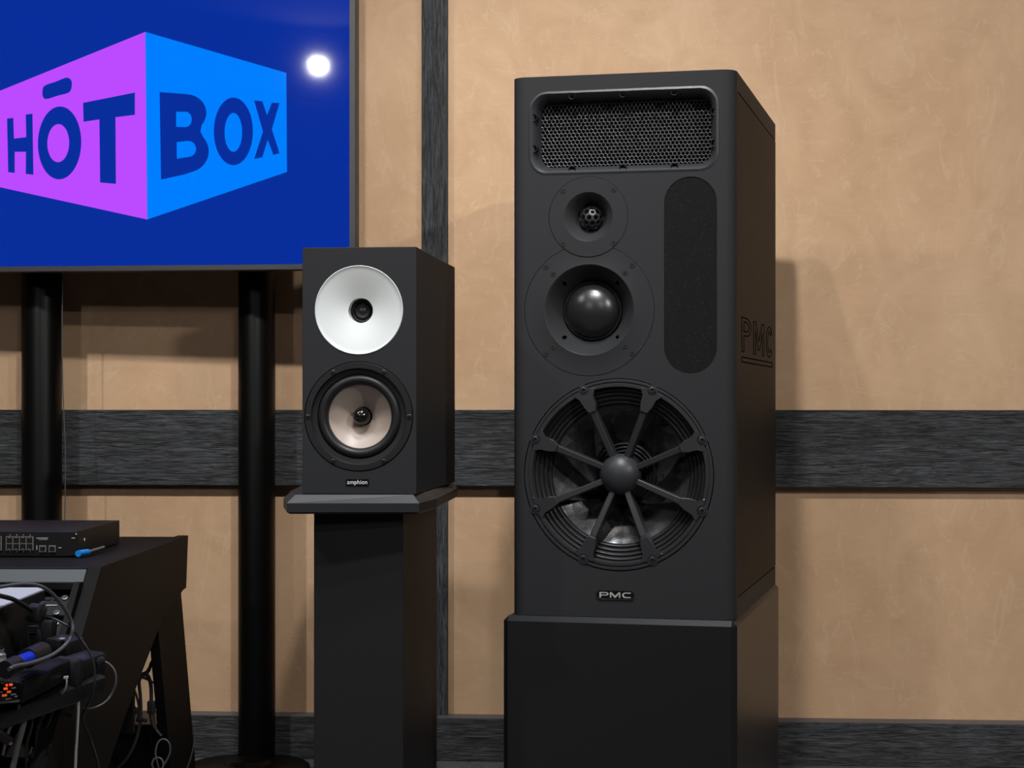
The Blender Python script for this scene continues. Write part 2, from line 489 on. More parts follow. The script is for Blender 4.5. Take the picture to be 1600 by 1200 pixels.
# ------------------------------------------------------------------ tall three-way loudspeaker
def cab_plan(Wd, D, r, rb, n=14):
    pts = []
    for cx, cy, rr, a0 in ((Wd / 2 - r, r, r, 270), (Wd / 2 - rb, D - rb, rb, 0), (-Wd / 2 + rb, D - rb, rb, 90), (-Wd / 2 + r, r, r, 180)):
        for k in range(n + 1):
            a = math.radians(a0 + 90 * k / n)
            pts.append((cx + rr * math.cos(a), cy + rr * math.sin(a)))
    return pts

def cabinet_bm(Wd, D, H, r, rb, bev, seg=3):
    bm = bmesh.new(); pl = cab_plan(Wd, D, r, rb)
    a = [bm.verts.new((x, y, 0)) for x, y in pl]; b = [bm.verts.new((x, y, H)) for x, y in pl]
    f0 = bm.faces.new(a); f1 = bm.faces.new(b)
    n = len(pl)
    for k in range(n): bm.faces.new((a[k], a[(k + 1) % n], b[(k + 1) % n], b[k]))
    bmesh.ops.bevel(bm, geom=list(f0.edges) + list(f1.edges), offset=bev, segments=seg, affect='EDGES', profile=0.5)
    return bm

def cyl_y(r, y0, y1, cx, cz, seg=64):
    return move(lathe([(0, y0), (r, y0), (r, y1), (0, y1)], seg), (cx, 0, cz))

SW, SD, SH = 0.3635, 0.640, 0.870
PSI = math.radians(13.53)
corner = Vector((0.3522, 3.0278, -0.3447))                      # front right foot of the cabinet
ax = Vector((math.cos(PSI), -math.sin(PSI), 0)); ay = Vector((math.sin(PSI), math.cos(PSI), 0))
base = W(corner - ax * SW / 2)
big = thing('tower_loudspeaker', 'tall black studio loudspeaker with spoked woofer standing on a black plinth', 'loudspeaker', base, YAW - PSI)

VX, VZ, VHW, VHH = 0.0015, 0.7780, 0.1545, 0.0680               # vent
TX, TZ, TR = -0.0545, 0.6420, 0.0650                            # tweeter
MX, MZ, MR = -0.0535, 0.4925, 0.1065                            # midrange
OX, OZ, OR = -0.0062, 0.2280, 0.1545                            # woofer
FX, FZ, FHW, FHH = 0.1105, 0.5460, 0.0420, 0.1560               # foam strip

cab = to_mesh(cabinet_bm(SW, SD, SH, 0.024, 0.014, 0.011, 5), 'cabinet')
panel_y0, panel_y1, panel_z0, panel_z1 = 0.034, SD - 0.006, 0.032, SH - 0.030
cuts = [prism(rrect(VHW, VHH, 0.030, VX, VZ), -0.02, 0.075),
        cyl_y(MR, -0.02, 0.060, MX, MZ, 96), cyl_y(TR, -0.02, 0.060, TX, TZ, 96), cyl_y(OR, -0.02, 0.130, OX, OZ, 128),
        prism(rrect(FHW, FHH, FHW - 0.0005, FX, FZ, 14), -0.02, 0.012),
        bbox(SW / 2 - 0.009, SW / 2 + 0.02, panel_y0, panel_y1, panel_z0, panel_z1)]
cabm = autosmooth(boolean(cab, cuts), 0)
obj('cabinet', cabm, 'satin', big)
side = obj('side_panel', bbox(SW / 2 - 0.0088, SW / 2 - 0.0001, panel_y0 + 0.0020, panel_y1 - 0.0020, panel_z0 + 0.0020, panel_z1 - 0.0020, 0.0004, 1), 'side_paint', big)

# outlined lettering cut into the side panel
def outline(pts, r=0.0011):
    return tube(pts + [pts[0], pts[1]], r, 6, 1)
def side_letters():
    y = lambda u: 0.075 + u * 0.50                              # along the side, front to back
    H = 0.056; z0 = 0.4265
    L = []
    def pl(pts, cyc=True):
        q = [(SW / 2 - 0.0002, y(u), z0 + v * H) for u, v in pts]
        if cyc: q = q + [q[0]]
        L.append(q)
    def arc(cx, cz, rx, rz, a0, a1, n=10):
        return [(cx + rx * math.cos(math.radians(a0 + (a1 - a0) * k / n)), cz + rz * math.sin(math.radians(a0 + (a1 - a0) * k / n))) for k in range(n + 1)]
    pl([(0.02, 0), (0.02, 1), (0.16, 1)] + arc(0.16, 0.74, 0.12, 0.26, 80, -80) + [(0.16, 0.48), (0.08, 0.48), (0.08, 0)])
    pl([(0.08, 0.6), (0.08, 0.88), (0.15, 0.88)] + arc(0.15, 0.74, 0.07, 0.14, 70, -70) + [(0.15, 0.6)])
    pl([(0.36, 0), (0.36, 1), (0.43, 1), (0.53, 0.42), (0.63, 1), (0.70, 1), (0.70, 0), (0.64, 0), (0.64, 0.72), (0.55, 0.15), (0.51, 0.15), (0.42, 0.72), (0.42, 0)])
    pl([(0.96, 0.78)] + arc(0.88, 0.5, 0.11, 0.5, 45, 315, 18) + [(0.96, 0.22), (0.92, 0.28)] + arc(0.88, 0.5, 0.055, 0.34, 310, 50, 16) + [(0.92, 0.72)])
    pl([(0.02, -0.16), (0.98, -0.16), (0.98, -0.30), (0.02, -0.30)])
    bm = bmesh.new()
    for q in L:
        t = tube(q, 0.0010, 6, 1); me = bpy.data.meshes.new('t'); t.to_mesh(me); t.free(); bm.from_mesh(me); bpy.data.meshes.remove(me)
    return bm
lo = obj('engraved_lettering', side_letters(), 'void', side); lo['label'] = 'outlined letters PMC over a bar cut into the side'

# vent with honeycomb
def rl(hw, hh, r, y): return [(x, y, z) for x, z in rrect(hw, hh, r, VX, VZ, 8)]
vf = obj('vent_frame', loft([rl(VHW - 0.0004, VHH - 0.0004, 0.0296, 0.0), rl(VHW - 0.004, VHH - 0.004, 0.027, -0.0012), rl(VHW - 0.008, VHH - 0.008, 0.025, 0.002), rl(VHW - 0.0125, VHH - 0.0125, 0.022, 0.011),
     rl(VHW - 0.0155, VHH - 0.0155, 0.019, 0.026), rl(VHW - 0.0155, VHH - 0.0155, 0.019, 0.046), rl(VHW - 0.0004, VHH - 0.0004, 0.0296, 0.046)], closed=True), 'horn', big, 50)
hexbm = bmesh.new(); p = 0.00665; dz = p * math.sqrt(3) / 2
hw, hh = VHW - 0.0158, VHH - 0.0158
for j in range(-11, 12):
    for i in range(-24, 25):
        x = (i + (0.5 if j % 2 else 0)) * p; z = j * dz
        if abs(x) > hw + 0.002 or abs(z) > hh + 0.002: continue
        dxc, dzc = abs(x) - (hw - 0.017), abs(z) - (hh - 0.017)
        if dxc > 0 and dzc > 0 and math.hypot(dxc, dzc) > 0.019: continue
        ro, ri = p / math.sqrt(3), p / math.sqrt(3) - 0.00062
        V = []
        for rr, yy in ((ro, 0.0285), (ri, 0.0282), (ri, 0.034)):
            V.append([hexbm.verts.new((VX + x + rr * math.sin(math.radians(60 * k)), yy, VZ + z + rr * math.cos(math.radians(60 * k)))) for k in range(6)])
        for a, b in zip(V[:-1], V[1:]):
            for k in range(6): hexbm.faces.new((a[k], b[k], b[(k + 1) % 6], a[(k + 1) % 6]))
hm = obj('honeycomb_grille', hexbm, 'mesh', big); hm['kind'] = 'stuff'
socket = to_mesh(lathe([(0.0062, 0.010), (0.0062, -0.0018), (0.0056, -0.0026), (0.0046, -0.0020), (0.0042, 0.0), (0.0040, 0.004), (0, 0.004)], 20), 'vent_screw', 30)
vs = []
for x in (-0.083, 0.0, 0.083): vs += [(VX + x, 0.003, VZ + VHH - 0.0085), (VX + x, 0.003, VZ - VHH + 0.0085)]
for z in (0.026, -0.024): vs += [(VX - VHW + 0.0085, 0.003, VZ + z), (VX + VHW - 0.0085, 0.003, VZ + z)]
socket.materials.append(M['dark'])
copies(socket, 'screw', vs, None, vf)

# screws shared by the drivers
def screw_mesh(r, head=0.0012, body='steel'):
    bm = lathe([(r * 1.18, 0.0004), (r * 1.18, -0.0002), (r * 1.0, -0.0002), (r * 0.98, -head), (r * 0.80, -head * 1.2), (r * 0.48, -head * 1.2), (r * 0.45, 0.0), (0, 0.0)], 20)
    me = to_mesh(bm, 'screw', 30)
    me.materials.append(M[body]); me.materials.append(M['dark'])
    for p in me.polygons:
        rr = math.hypot(p.center.x, p.center.z)
        if rr < r * 0.47 or rr > r * 0.995: p.material_index = 1
    return me
sc_small = screw_mesh(0.0040, 0.0006, 'plate')
sc_big = screw_mesh(0.0058, 0.0014)

# midrange: flush plate, horn and soft dome
mid_bm = lathe([(0, 0.040), (0.0475, 0.040), (0.0480, 0.036), (0.0700, 0.0025), (0.0722, 0.0002), (0.0735, -0.0006), (0.0752, 0.0), (MR - 0.0010, 0.0), (MR - 0.0006, 0.0006), (MR - 0.0006, 0.055), (0, 0.055)], 96)
mid_me = to_mesh(mid_bm, 'midrange_plate')
hole = [move(cyl_y(0.0034, -0.02, 0.05, 0, 0, 20), (0.0615 * math.cos(math.radians(a)), 0, 0.0615 * math.sin(math.radians(a)))) for a in (45, 135, 225, 315)]
mid_me = autosmooth(boolean(mid_me, [move(cyl_y(TR + 0.0004, -0.02, 0.07, 0, 0, 96), (TX - MX, 0, TZ - MZ))] + hole), 30)
mid = obj('midrange_plate', mid_me, 'plate', big, loc=(MX, 0, MZ))
obj('horn_hole_lining', lathe([(0, 0.052), (0.068, 0.052), (0.068, 0.054), (0, 0.054)], 32), 'dark', mid)
prof = [(0.0438 * math.sin(math.radians(a)), 0.034 - 0.026 * math.cos(math.radians(a))) for a in range(0, 91, 6)]
obj('midrange_dome', lathe(prof + [(0.0438, 0.040), (0, 0.040)], 64), 'dome', big, 60, loc=(MX, 0, MZ))
obj('dome_ring', lathe([(0.0436, 0.036), (0.0440, 0.030), (0.0458, 0.0285), (0.0476, 0.030), (0.0478, 0.0395), (0.0436, 0.0395)], 64, closed=True), 'steel', big, 40, loc=(MX, 0, MZ))
rs = []
for rr in (0.0995, 0.0830):
    for a in (45, 135, 225, 315): rs.append((rr * math.cos(math.radians(a)), -0.0001, rr * math.sin(math.radians(a))))
copies(sc_small, 'screw', rs, None, mid)

# tweeter
tw = obj('tweeter_plate', lathe([(0, 0.030), (0.0215, 0.030), (0.0225, 0.024), (0.030, 0.010), (0.0375, 0.0018), (0.0400, 0.0), (TR - 0.0010, 0.0), (TR - 0.0005, 0.0006), (TR - 0.0005, 0.055), (0, 0.055)], 96), 'plate', big, 30, loc=(TX, 0, TZ))
copies(sc_small, 'screw', [(0.0595 * math.cos(math.radians(a)), -0.0001, 0.0595 * math.sin(math.radians(a))) for a in (46, 134, 226, 314)], None, tw)
obj('tweeter_dome', lathe([(0.0140 * math.sin(math.radians(a)), 0.028 - 0.012 * math.cos(math.radians(a))) for a in range(0, 91, 10)], 32), 'gloss', big, 60, loc=(TX, 0, TZ))
def dome_grille(R):
    ico = bmesh.new(); bmesh.ops.create_icosphere(ico, subdivisions=2, radius=R)
    ico.verts.ensure_lookup_table()
    bm = bmesh.new()
    for v in ico.verts:
        if v.co.y > R * 0.25: continue
        cen = [f.calc_center_median().normalized() * R for f in v.link_faces]
        n = v.co.normalized(); ref = (cen[0] - v.co); ref = (ref - n * ref.dot(n)).normalized(); bt = n.cross(ref)
        cen.sort(key=lambda c: math.atan2((c - v.co).dot(bt), (c - v.co).dot(ref)))
        o = [bm.verts.new(c) for c in cen]
        i1 = [bm.verts.new(v.co.normalized() * R * 0.985 + (c - v.co) * 0.66) for c in cen]
        i2 = [bm.verts.new(v.co.normalized() * R * 0.90 + (c - v.co) * 0.62) for c in cen]
        for a, b in ((o, i1), (i1, i2)):
            for k in range(len(cen)): bm.faces.new((a[k], b[k], b[(k + 1) % len(cen)], a[(k + 1) % len(cen)]))
    ico.free()
    return bm
obj('tweeter_grille', dome_grille(0.0195), 'steel', big, loc=(TX, 0.024, TZ))

# foam strip
fm = prism(rrect(FHW - 0.0004, FHH - 0.0004, FHW - 0.001, FX, FZ, 14), 0.0012, 0.0118)
obj('foam_strip', fm, 'foam', big)

# woofer: frame ring, spokes, hub, surround, cone
wo = obj('woofer_ring', lathe([(OR - 0.0016, 0.0), (OR - 0.0024, -0.0005), (0.1490, -0.0005), (0.1482, 0.0008), (0.1465, 0.0008), (0.1455, -0.0008), (0.1415, -0.0008), (0.1395, 0.003), (0.1390, 0.020), (OR - 0.0016, 0.020)], 128, closed=True), 'plate', big, 30, loc=(OX, 0, OZ))
sp = []
for k in range(33):
    t = k / 32; r = 0.1392 - 0.0270 * t
    sp.append((r, 0.012 + 0.014 * t - 0.0030 * abs(math.sin(math.pi * 4 * t))))
obj('surround', lathe(sp + [(0.1115, 0.036), (0.1392, 0.036)], 96, closed=True), 'rubber', big, 50, loc=(OX, 0, OZ))
cone_o = obj('cone', lathe([(0.1130, 0.026), (0.1080, 0.030), (0.1030, 0.034), (0.050, 0.074), (0.050, 0.078), (0.103, 0.039), (0.1130, 0.033)], 128, closed=True), 'cone', big, 25, loc=(OX, 0, OZ))
cr = [(0.0515, 0.066)]
for k in range(25):
    t = k / 24; cr.append((0.0510 - 0.018 * t, 0.066 + 0.006 * t - 0.003 * abs(math.sin(math.pi * 3 * t))))
obj('cone_collar', lathe(cr + [(0, 0.074), (0, 0.078), (0.0515, 0.078)], 64), 'rubber', big, 40, loc=(OX, 0, OZ))
hub_prof = [(0.0335 * math.sin(math.radians(a)), 0.024 - 0.026 * math.cos(math.radians(a))) for a in range(0, 91, 6)] + [(0.0332, 0.030), (0.026, 0.050), (0.018, 0.060), (0, 0.060)]
obj('hub', lathe(hub_prof, 48), 'horn', big, 50, loc=(OX, 0, OZ))
def spoke_mesh():
    bm = bmesh.new()
    # pad that ties the spoke into the ring
    pad = [(-0.0200, 0.1440), (-0.0165, 0.1400), (-0.0105, 0.1335), (-0.0102, 0.1190), (-0.0060, 0.1080), (0.0060, 0.1080), (0.0102, 0.1190), (0.0105, 0.1335), (0.0165, 0.1400), (0.0200, 0.1440), (0.010, 0.1452), (-0.010, 0.1452)]
    a = prism(pad, -0.0016, 0.014, 0.0012, 1); me = bpy.data.meshes.new('a'); a.to_mesh(me); a.free(); bm.from_mesh(me); bpy.data.meshes.remove(me)
    # tapering fin down to the hub
    def sec(z, w, y0, y1, c=0.0016):
        return [(-w, y1, z), (-w, y0 + c, z), (-w + c, y0, z), (w - c, y0, z), (w, y0 + c, z), (w, y1, z)]
    fin = loft([sec(0.116, 0.0058, 0.0005, 0.016), sec(0.104, 0.0056, 0.0015, 0.026), sec(0.060, 0.0052, 0.0085, 0.038), sec(0.024, 0.0050, 0.0150, 0.044)], True, True)
    me = bpy.data.meshes.new('b'); fin.to_mesh(me); fin.free(); bm.from_mesh(me); bpy.data.meshes.remove(me)
    return to_mesh(bm, 'spoke')
spm = spoke_mesh(); spm.materials.append(M['spoke'])
for k in range(8):
    an = math.radians(22.5 + 45 * k)
    obj('spoke', spm, None, big, loc=(OX, 0, OZ), rot=(0, an, 0))
    obj('screw', sc_big, None, big, loc=(OX + 0.1465 * math.sin(an), -0.0008, OZ + 0.1465 * math.cos(an)))
    obj('screw_seat', to_mesh(lathe([(0.0085, -0.0002), (0.0083, -0.0016), (0.0066, -0.0016), (0.0064, -0.0004), (0.0064, 0.004), (0.0085, 0.004)], 24, closed=True), 'screw_seat', 30), 'horn', big, loc=(OX + 0.1465 * math.sin(an), 0, OZ + 0.1465 * math.cos(an)))
# badge
bd = obj('badge', prism(rrect(0.0310, 0.0076, 0.0060, 0, 0), -0.0014, 0.001), 'gloss', big, loc=(-0.0105, 0, 0.0358))
obj('badge_rim', loft([[(x, y, z) for x, z in rrect(h, v, r)] for h, v, r, y in ((0.0310, 0.0076, 0.006, -0.0014), (0.0308, 0.0074, 0.006, -0.0020), (0.0300, 0.0066, 0.0052, -0.0020), (0.0299, 0.0065, 0.0052, -0.0013))], closed=True), 'chrome', bd)
def badge_letters():
    def arc(cx, cz, rx, rz, a0, a1, n=10):
        return [(cx + rx * math.cos(math.radians(a0 + (a1 - a0) * k / n)), cz + rz * math.sin(math.radians(a0 + (a1 - a0) * k / n))) for k in range(n + 1)]
    h = 0.0044
    P = [[(-0.0255, -h), (-0.0255, h), (-0.0150, h)] + arc(-0.0150, 0.0016, 0.0045, 0.0028, 90, -90) + [(-0.0225, -0.0012), (-0.0225, -h)],
         [(-0.0225, 0.0004), (-0.0225, 0.0028), (-0.0152, 0.0028)] + arc(-0.0152, 0.0016, 0.0020, 0.0012, 90, -90)]
    Mm = [[(-0.0085, -h), (-0.0085, h), (-0.0058, h), (0.0, -0.0012), (0.0058, h), (0.0085, h), (0.0085, -h), (0.0062, -h), (0.0062, 0.0016), (0.0010, -h), (-0.0010, -h), (-0.0062, 0.0016), (-0.0062, -h)]]
    Cc = [[(0.0255, h), (0.0255, 0.0027), (0.0170, 0.0027)] + arc(0.0170, 0.0, 0.0028, 0.0027, 90, 270) + [(0.0255, -0.0027), (0.0255, -h), (0.0165, -h)] + arc(0.0165, 0.0, 0.0052, h, 270, 90)]
    me = shape_mesh(P + Mm + Cc, 0.0003)
    return me
tm = badge_letters()
bl = obj('badge_lettering', tm, 'brushed', bd, loc=(0, -0.0018, 0)); bl['label'] = 'silver letters PMC'

# plinth
pl_w0, pl_w1 = -SW / 2 - 0.0115, SW / 2 + 0.0035
phz = base.z
plinth = thing('loudspeaker_plinth', 'black box plinth with chamfered top edge carrying the tall studio loudspeaker', 'stand', Vector((base.x, base.y, 0)), YAW - PSI)
obj('body', bbox(pl_w0, pl_w1, -0.0120, SD + 0.018, 0.0, phz - 0.0005, 0.0085, 1), 'plinth', plinth)

# ------------------------------------------------------------------ small two-way loudspeaker on its stand
QW, QD, QH = 0.1777, 0.452, 0.380
PS2 = math.radians(5.805)
c2 = Vector((-0.1468, 2.9457, -0.1419))
ax2 = Vector((math.cos(PS2), -math.sin(PS2), 0)); ay2 = Vector((math.sin(PS2), math.cos(PS2), 0))
b2 = W(c2 - ax2 * QW / 2)
sm = thing('bookshelf_loudspeaker', 'small black loudspeaker with white tweeter waveguide standing on a pedestal', 'loudspeaker', b2, YAW - PS2)
GX, GZ, GR = -0.0005, 0.2833, 0.0690
UX, UZ, UR = -0.0010, 0.1195, 0.0850
qc = to_mesh(bbox(-QW / 2, QW / 2, 0, QD, 0, QH, 0.0008, 1), 'cabinet')
qc = boolean(qc, [cyl_y(GR, -0.02, 0.06, GX, GZ, 128), cyl_y(UR, -0.02, 0.075, UX, UZ, 128)])
obj('cabinet', qc, 'satin', sm)
wg = [(GR - 0.0003, 0.050), (GR - 0.0003, -0.0006), (GR - 0.0012, -0.0012), (GR - 0.0022, -0.0004)]
for k in range(1, 17):
    t = k / 16; wg.append((GR - 0.0022 - (GR - 0.0215) * t, 0.0005 + 0.015 * (t ** 1.15)))
wg.append((0.0200, 0.020)); wg.append((0.0190, 0.030)); wg.append((0.0190, 0.050))
obj('waveguide', lathe(wg, 128, closed=True), 'white_wg', sm, 30, loc=(GX, 0, GZ))
obj('tweeter_surround', lathe([(0, 0.0355), (0.0125, 0.0350), (0.0140, 0.0325), (0.0165, 0.0315), (0.0189, 0.0335), (0.0189, 0.046), (0, 0.046)], 64), 'plate', sm, 40, loc=(GX, 0, GZ))
obj('tweeter_dome', lathe([(0.0128 * math.sin(math.radians(a)), 0.0345 - 0.0085 * math.cos(math.radians(a))) for a in range(0, 91, 9)], 48), 'dome', sm, 60, loc=(GX, 0, GZ))
fr = obj('woofer_frame', lathe([(UR - 0.0012, 0.0), (UR - 0.0020, -0.0010), (0.0745, -0.0010), (0.0735, 0.0010), (0.0728, 0.0040), (0.0655, 0.0050), (0.0640, 0.020), (UR - 0.0012, 0.020)], 128, closed=True), 'rubber', sm, 30, loc=(UX, 0, UZ))
sr = [(0.0660, 0.008)]
for k in range(17):
    a = math.radians(180 * k / 16); sr.append((0.0572 + 0.0075 * math.cos(a), 0.010 - 0.0085 * math.sin(a)))
obj('surround', lathe(sr + [(0.0490, 0.014), (0.0490, 0.022), (0.0660, 0.022)], 96, closed=True), 'rubber', sm, 40, loc=(UX, 0, UZ))
obj('cone', lathe([(0.0502, 0.0125), (0.0495, 0.0135), (0.034, 0.024), (0.0150, 0.037), (0.0150, 0.040), (0.034, 0.028), (0.0502, 0.018)], 96, closed=True), 'taupe', sm, 40, loc=(UX, 0, UZ))
obj('phase_plug', lathe([(0.0138 * math.sin(math.radians(a)), 0.026 - 0.0138 * math.cos(math.radians(a))) for a in range(0, 100, 8)] + [(0.0128, 0.042), (0, 0.042)], 48), 'gloss', sm, 60, loc=(UX, 0, UZ))
sc_mid = screw_mesh(0.0034, 0.0016)
copies(sc_mid, 'screw', [(0.0790 * math.cos(math.radians(a)), -0.0008, 0.0790 * math.sin(math.radians(a))) for a in range(0, 360, 60)], None, fr)
b3 = obj('badge', bbox(-0.0178, 0.0178, -0.0010, 0.001, -0.0050, 0.0050), 'gloss', sm, loc=(-0.0026, 0, 0.0180))
b4 = obj('badge_lettering', text_mesh('amphion', 0.0095, 0.0002, 0.92, 1.06, 0.0), 'print', b3, loc=(0, -0.0013, 0.0003)); b4['label'] = 'white lettering amphion'

st = thing('speaker_pedestal', 'black column pedestal with chamfered top plate under the small loudspeaker', 'stand', Vector((b2.x, b2.y, 0)), YAW - PS2)
stinv = (Matrix.Translation(st.location) @ Matrix.Rotation(YAW - PS2, 4, 'Z')).inverted()
def loc2(p): return stinv @ W(p)
zt = b2.z - 0.0004; zl = zt - 0.0125; zb = zl - 0.0165
plan = [(-0.3440, 2.932), (-0.1416, 2.932), (-0.1205, 3.075), (-0.0975, 3.440), (-0.150, 3.520), (-0.330, 3.520), (-0.372, 3.440), (-0.366, 3.075)]
pl2 = [loc2((x, y, 0)) for x, y in plan]
cxm = sum(p.x for p in pl2) / len(pl2); cym = sum(p.y for p in pl2) / len(pl2)
def ins(d, z):
    out = []
    for p in pl2:
        sx = (abs(p.x - cxm) - d) / abs(p.x - cxm); sy = (abs(p.y - cym) - d) / abs(p.y - cym)
        out.append((cxm + (p.x - cxm) * sx, cym + (p.y - cym) * sy, z))
    return out
tp = loft([ins(0.004, zb), ins(0.0, zb + 0.003), ins(0.0, zl), ins(0.0110, zt)], True, True)
obj('top_plate', tp, 'chamfer', st)
cl = loc2(((491 - CX) / F * 2.985, 2.985, 0)); crr = loc2(((629.8 - CX) / F * 2.968, 2.968, 0))
obj('column', bbox(cl.x, crr.x, crr.y, crr.y + 0.372, 0.02, zb, 0.001, 1), 'satin2', st)
obj('foot_plate', bbox(cl.x - 0.05, crr.x + 0.05, crr.y - 0.04, crr.y + 0.41, 0.0, 0.02, 0.002, 1), 'satin2', st)

# ------------------------------------------------------------------ television on a two-pole floor stand
PT = math.radians(6.5)
TP = Vector(((555.5 - CX) / F * 3.81, 3.81, 0))
tdir = Vector((math.cos(PT), -math.sin(PT), 0)); tnor = Vector((math.sin(PT), math.cos(PT), 0))
TVW, TVH, TVT = 1.16, 0.672, 0.036
def tvp(px, py):                            # a point of the photographed picture on the plane of the screen -> (x from right edge, z)
    a, b = (px - CX) / F, (CY - py) / F
    d = Vector((a, 1, b)); t = TP.dot(tnor) / d.dot(tnor)
    q = d * t
    return (q - TP).dot(tdir), q.z
zbot = tvp(470, 421.5)[1]; zsb = tvp(470, 412.8)[1]; xsr = tvp(546, 300)[0]
tv0 = W(TP - tdir * TVW / 2 + Vector((0, 0, zbot)))
tv = thing('television', 'wide flat television showing a purple and blue box logo on navy', 'television', tv0, YAW - PT)
L0 = lambda x: x + TVW / 2
bz = -xsr; bb = zsb - zbot
ring = [[(x * 1, y, z) for x, z in rrect(TVW / 2 - i, TVH / 2 - j, 0.003, 0, TVH / 2 + k, 2)] for i, j, k, y in
        ((0, 0, 0, TVT), (0, 0, 0, 0.0015), (0.001, 0.001, 0, 0.0), (bz, bb, 0, 0.0), (bz, bb, 0, 0.004))]
obj('bezel', loft(ring), 'bezel', tv)
obj('back_housing', bbox(-TVW / 2 + 0.004, TVW / 2 - 0.004, 0.006, TVT + 0.012, 0.004, TVH - 0.004, 0.004, 1), 'bezel', tv)
scr = obj('screen', bbox(-TVW / 2 + bz, TVW / 2 - bz, 0.0022, 0.0058, bb, TVH - bb), 'scr_bg', tv)
def lg(pts):
    out = []
    for x, y in pts:
        u, z = tvp(x, y); out.append((u + TVW / 2, z - zbot))
    return out
def sc3(pts): return [(x / 2.66667, y / 2.66667) for x, y in pts]
def ell(cx, cy, rx, ry, n=40, skew=0.0):
    return [(cx + rx * math.cos(2 * math.pi * k / n), cy + ry * math.sin(2 * math.pi * k / n) + skew * rx * math.cos(2 * math.pi * k / n)) for k in range(n)]
def smooth_loop(pts, n=6):
    P = [Vector((x, y, 0)) for x, y in pts]; out = []; N = len(P)
    for i in range(N):
        a, b, c, d = P[i - 1], P[i], P[(i + 1) % N], P[(i + 2) % N]
        for k in range(n):
            t = k / n
            q = 0.5 * (2 * b + (c - a) * t + (2 * a - 5 * b + 4 * c - d) * t * t + (3 * b - a - 3 * c + d) * t ** 3)
            out.append((q.x, q.y))
    return out
def arcs(cx, cy, rx, ry, a0, a1, n=12):
    return [(cx + rx * math.cos(math.radians(a0 + (a1 - a0) * k / n)), cy + ry * math.sin(math.radians(a0 + (a1 - a0) * k / n))) for k in range(n + 1)]
def decal(name, loops, m, y, label=None):
    o = obj(name, shape_mesh([lg(l) for l in loops], 0.0001), m, scr, loc=(0, y, 0))
    if label: o['label'] = label
    return o
decal('logo_panel', [[(-46, 160.0), (226.5, 49.5), (229.5, 342.8), (-46, 282.4)]], 'scr_purple', 0.0020, 'purple face of the box logo')
decal('logo_panel', [[(226.5, 49.5), (447.0, 113.6), (448.0, 268.5), (229.5, 342.8)]], 'scr_blue', 0.0020, 'azure face of the box logo')
ltr = 0.0017
decal('letter', [sc3([(28, 494), (54, 490), (57, 577), (108, 571), (106, 477), (134, 473), (138, 728), (106, 724), (107, 632), (60, 632), (60, 720), (33, 717)])], 'scr_ink', ltr, 'letter H')
decal('letter', [sc3(ell(247, 595, 90.5, 152, 48, -0.04)), sc3(ell(241.5, 596, 45.5, 79.5, 40, -0.04))], 'scr_ink', ltr, 'letter O')
decal('letter_macron', [sc3(smooth_loop([(176, 380), (184, 357), (230, 340), (276, 323), (295, 334), (298, 355), (287, 384), (240, 398), (193, 412), (178, 403)], 4))], 'scr_ink', ltr, 'bar over the letter O')
decal('letter', [sc3([(345, 428), (561, 385), (561, 478), (480, 488), (482, 766), (416, 760), (413, 497), (347, 507)])], 'scr_ink', ltr, 'letter T')
decal('letter', [sc3([(664, 383), (770, 391)] + arcs(775, 470, 84, 78, -88, 40, 12) + [(834, 548)] + arcs(778, 630, 91, 88, -40, 72, 12) + [(770, 726), (670, 748)]),
                 sc3([(733, 465)] + arcs(772, 497, 26, 32, -90, 90, 10) + [(733, 528)]),
                 sc3([(735, 592), (775, 587)] + arcs(785, 620, 31, 33, -85, 75, 10) + [(736, 661)])], 'scr_ink', ltr, 'letter B')
decal('letter', [sc3(ell(971.5, 547, 81.5, 141, 48)), sc3(ell(971.5, 551, 36.5, 81, 40))], 'scr_ink', ltr, 'letter O')
decal('letter', [sc3([(1058, 418), (1092, 421), (1112, 480), (1132, 428), (1164, 428), (1132, 538), (1164, 638), (1138, 645), (1115, 582), (1092, 655), (1058, 662), (1095, 548)])], 'scr_ink', ltr, 'letter X')

def cam_at(px, py, depth): return Vector(((px - CX) / F * depth, depth, (CY - py) / F * depth))
tsd = 3.995
p_l = W(cam_at(65.3, CY, tsd + 0.03)); p_r = W(cam_at(401, CY, tsd)); p_l.z = p_r.z = 0
tst = thing('television_stand', 'black floor stand with two round poles behind and below the television', 'stand', (p_l + p_r) / 2)
tvc = (p_l + p_r) / 2
for q, r in ((p_l, 0.0415), (p_r, 0.0380)):
    d = q - tvc
    obj('pole', lathe_z([(0, 0.012), (r, 0.012), (r, 1.30), (r * 0.9, 1.31), (0, 1.31)], 48), 'pole', tst, 40, loc=d)
    obj('foot', lathe_z([(0, 0), (0.125, 0), (0.125, 0.008), (0.120, 0.012), (r + 0.012, 0.014), (r + 0.003, 0.022), (0, 0.022)], 48), 'pole', tst, 40, loc=d + Vector((0, -0.085, 0)))
ca = p_l - tvc; cb = p_r - tvc
bmb = tube([ca + Vector((0, 0, 1.19)), cb + Vector((0, 0, 1.19))], 0.016, 10, 1)
obj('crossbar', bmb, 'pole', tst, 40)

# thin cable hanging beside the stand
dpt = 3.97
world_obj('thin_cable', tube([W(cam_at(x, y, dpt)) for x, y in ((98, 430), (97, 520), (98, 600), (100, 650), (102, 700), (102, 760), (101, 830), (104, 900), (110, 1000), (116, 1100), (120, 1160))], 0.0011, 8),
          'gcable', 'thin grey cable hanging straight down beside the pole of the television stand', 'cable')

